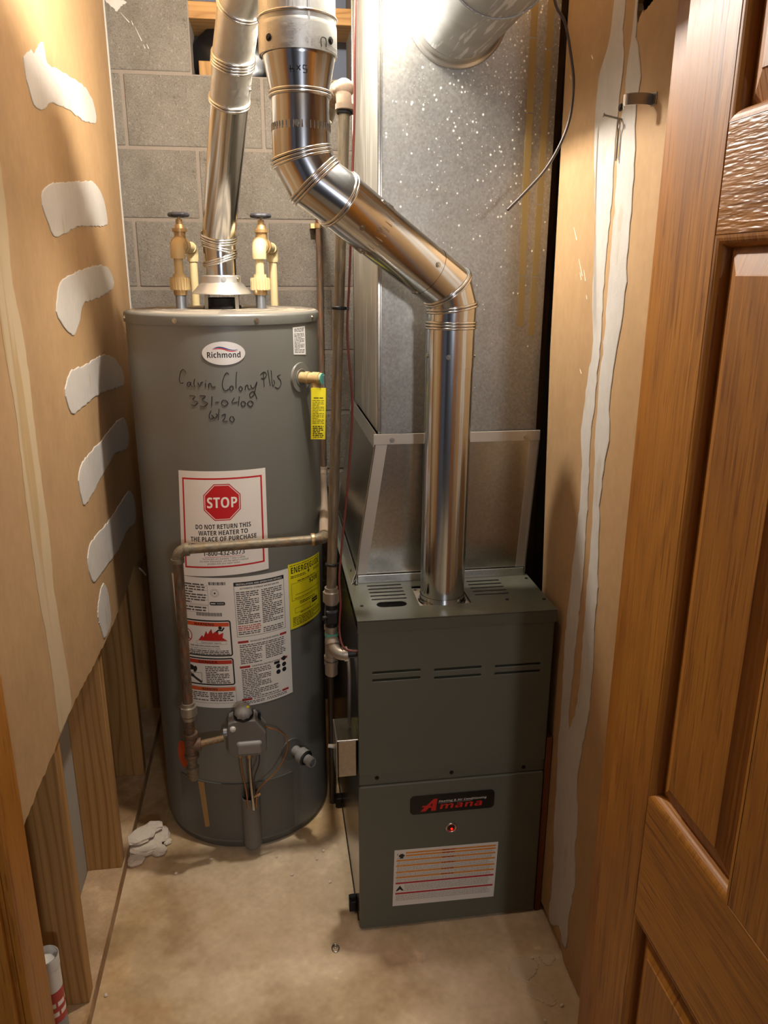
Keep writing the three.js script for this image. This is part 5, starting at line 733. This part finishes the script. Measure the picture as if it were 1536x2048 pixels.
solo('split_pin', tube([[0.0022, -0.062, 0.0004], [0.002, -0.022, 0.0002], [0.005, -0.012, 0], [0.0058, -0.004, 0], [0, 0.0018, 0], [-0.0058, -0.004, 0], [-0.005, -0.012, 0], [-0.002, -0.022, 0.0002], [-0.0018, -0.066, 0.0006]], 0.0014, 80, 8).rotateY(0.9), M.dullSteel, 'steel split pin hanging from the nail on the right wall', 'pin', [XR - 0.007, 1.8125, 0.0985]);
solo('screw', screwGeo([0, 0, 0], [-1, 0.2, 0.1], 0.005), M.darkScrew, 'small dark screw above the nail on the right wall', 'screw', [XR, 1.835, 0.088]);
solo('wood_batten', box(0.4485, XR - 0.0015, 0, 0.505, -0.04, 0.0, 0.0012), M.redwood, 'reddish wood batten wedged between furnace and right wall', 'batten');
{ const t = thing('caulk_tube', 'upright caulk cartridge with a white end, tucked behind the left door jamb', 'tube', [-0.645, 0.038, 0.248]); part('cartridge', lathe([[0, 0], [0.023, 0], [0.024, 0.002], [0.024, 0.216]], 36), print(canvasTex(256, 512, (g) => { g.fillStyle = '#8b8d8c'; g.fillRect(0, 0, 256, 512); g.fillStyle = '#d8d2c8'; g.fillRect(0, 0, 256, 40); g.fillStyle = '#b23a34'; g.fillRect(0, 40, 256, 60); fine(g, 0, 56, 256, 2, 18, 78, '#e8e2d8'); g.fillStyle = '#a84a48'; g.fillRect(150, 190, 20, 250); fine(g, 10, 200, 120, 12, 18, 77, '#5c5e5e'); })), t); part('end_cap', lathe([[0.024, 0.214], [0.0248, 0.216], [0.0248, 0.242], [0.0225, 0.242], [0.0225, 0.226], [0, 0.226]], 36), M.plasticPale, t, 'white open end'); }
// broken plaster heaped by the second stud
{ const r = rngOf(17), chunk = (w, h, d, s) => { const g = mergeVertices(new THREE.DodecahedronGeometry(0.5, 1).deleteAttribute('normal').deleteAttribute('uv')), p = g.attributes.position; for (let i = 0; i < p.count; i++) { const n = 0.8 + hash(i, s, 9) * 0.4, y = clamp(p.getY(i), -0.36, 0.36); p.setXYZ(i, p.getX(i) * w * n, y * h * (0.9 + hash(i, s, 5) * 0.2), p.getZ(i) * d * n); } const q = g.toNonIndexed(); q.computeVertexNormals(); return uvBox(q); };
  const spots = [[-0.566, 0.011, -0.365, 0.1, 0.03, 0.075, 0.2, 'largest slab of the broken plaster heap by the stud'], [-0.578, 0.034, -0.385, 0.085, 0.026, 0.06, 0.9, 'flat plaster slab lying on top of the heap by the stud'], [-0.53, 0.012, -0.41, 0.075, 0.032, 0.055, 1.7, 'plaster chunk at the back of the heap by the stud'], [-0.525, 0.009, -0.35, 0.045, 0.024, 0.04, 2.4, 'small plaster chunk at the right end of the heap'], [-0.585, 0.009, -0.318, 0.05, 0.024, 0.04, 0.5, 'plaster chunk at the front of the heap by the stud'], [-0.545, 0.036, -0.418, 0.05, 0.02, 0.04, 2.9, 'small plaster piece on top at the back of the heap'], [-0.505, 0.005, -0.385, 0.026, 0.014, 0.02, 1.1, 'pebble of plaster fallen right of the heap']];
  for (const [x, y, z, w, h, d, a, label] of spots) { const o = solo('plaster_chunk', chunk(w, h, d, Math.round(x * -1000)), M.plaster, label, 'rubble', [x, y, z]); o.rotation.y = a; }
  // loose crumbs on the floor
  const crumbs = [[-0.06, -0.17], [-0.09, -0.26], [-0.38, -0.3], [-0.47, -0.26], [-0.16, -0.21], [-0.2, -0.285], [0.37, 0.3], [0.42, 0.27], [0.1, 0.32], [0.395, 0.14], [-0.07, -0.29], [-0.585, 0.1]], cg = [0, 1, 2].map((k) => chunk(0.009, 0.008, 0.007, 400 + k));
  crumbs.forEach(([x, z], i) => { const o = solo('plaster_crumb', cg[i % 3], M.plaster, 'tiny pale plaster crumb on the concrete floor', 'crumb', [x, 0.0028, z], 'plaster crumbs scattered over the floor'); o.rotation.y = r() * 6; }); }
solo('pull_ring', [new THREE.TorusGeometry(0.0085, 0.0014, 8, 28).rotateX(Math.PI / 2).scale(1, 1, 1.35), new THREE.TorusGeometry(0.004, 0.0012, 8, 20).rotateX(Math.PI / 2).translate(0, 0, -0.003)], M.steel, 'small metal ring lying on the floor before the furnace', 'ring', [-0.064, 0.0016, 0.044]);

renderer.render(scene, camera);
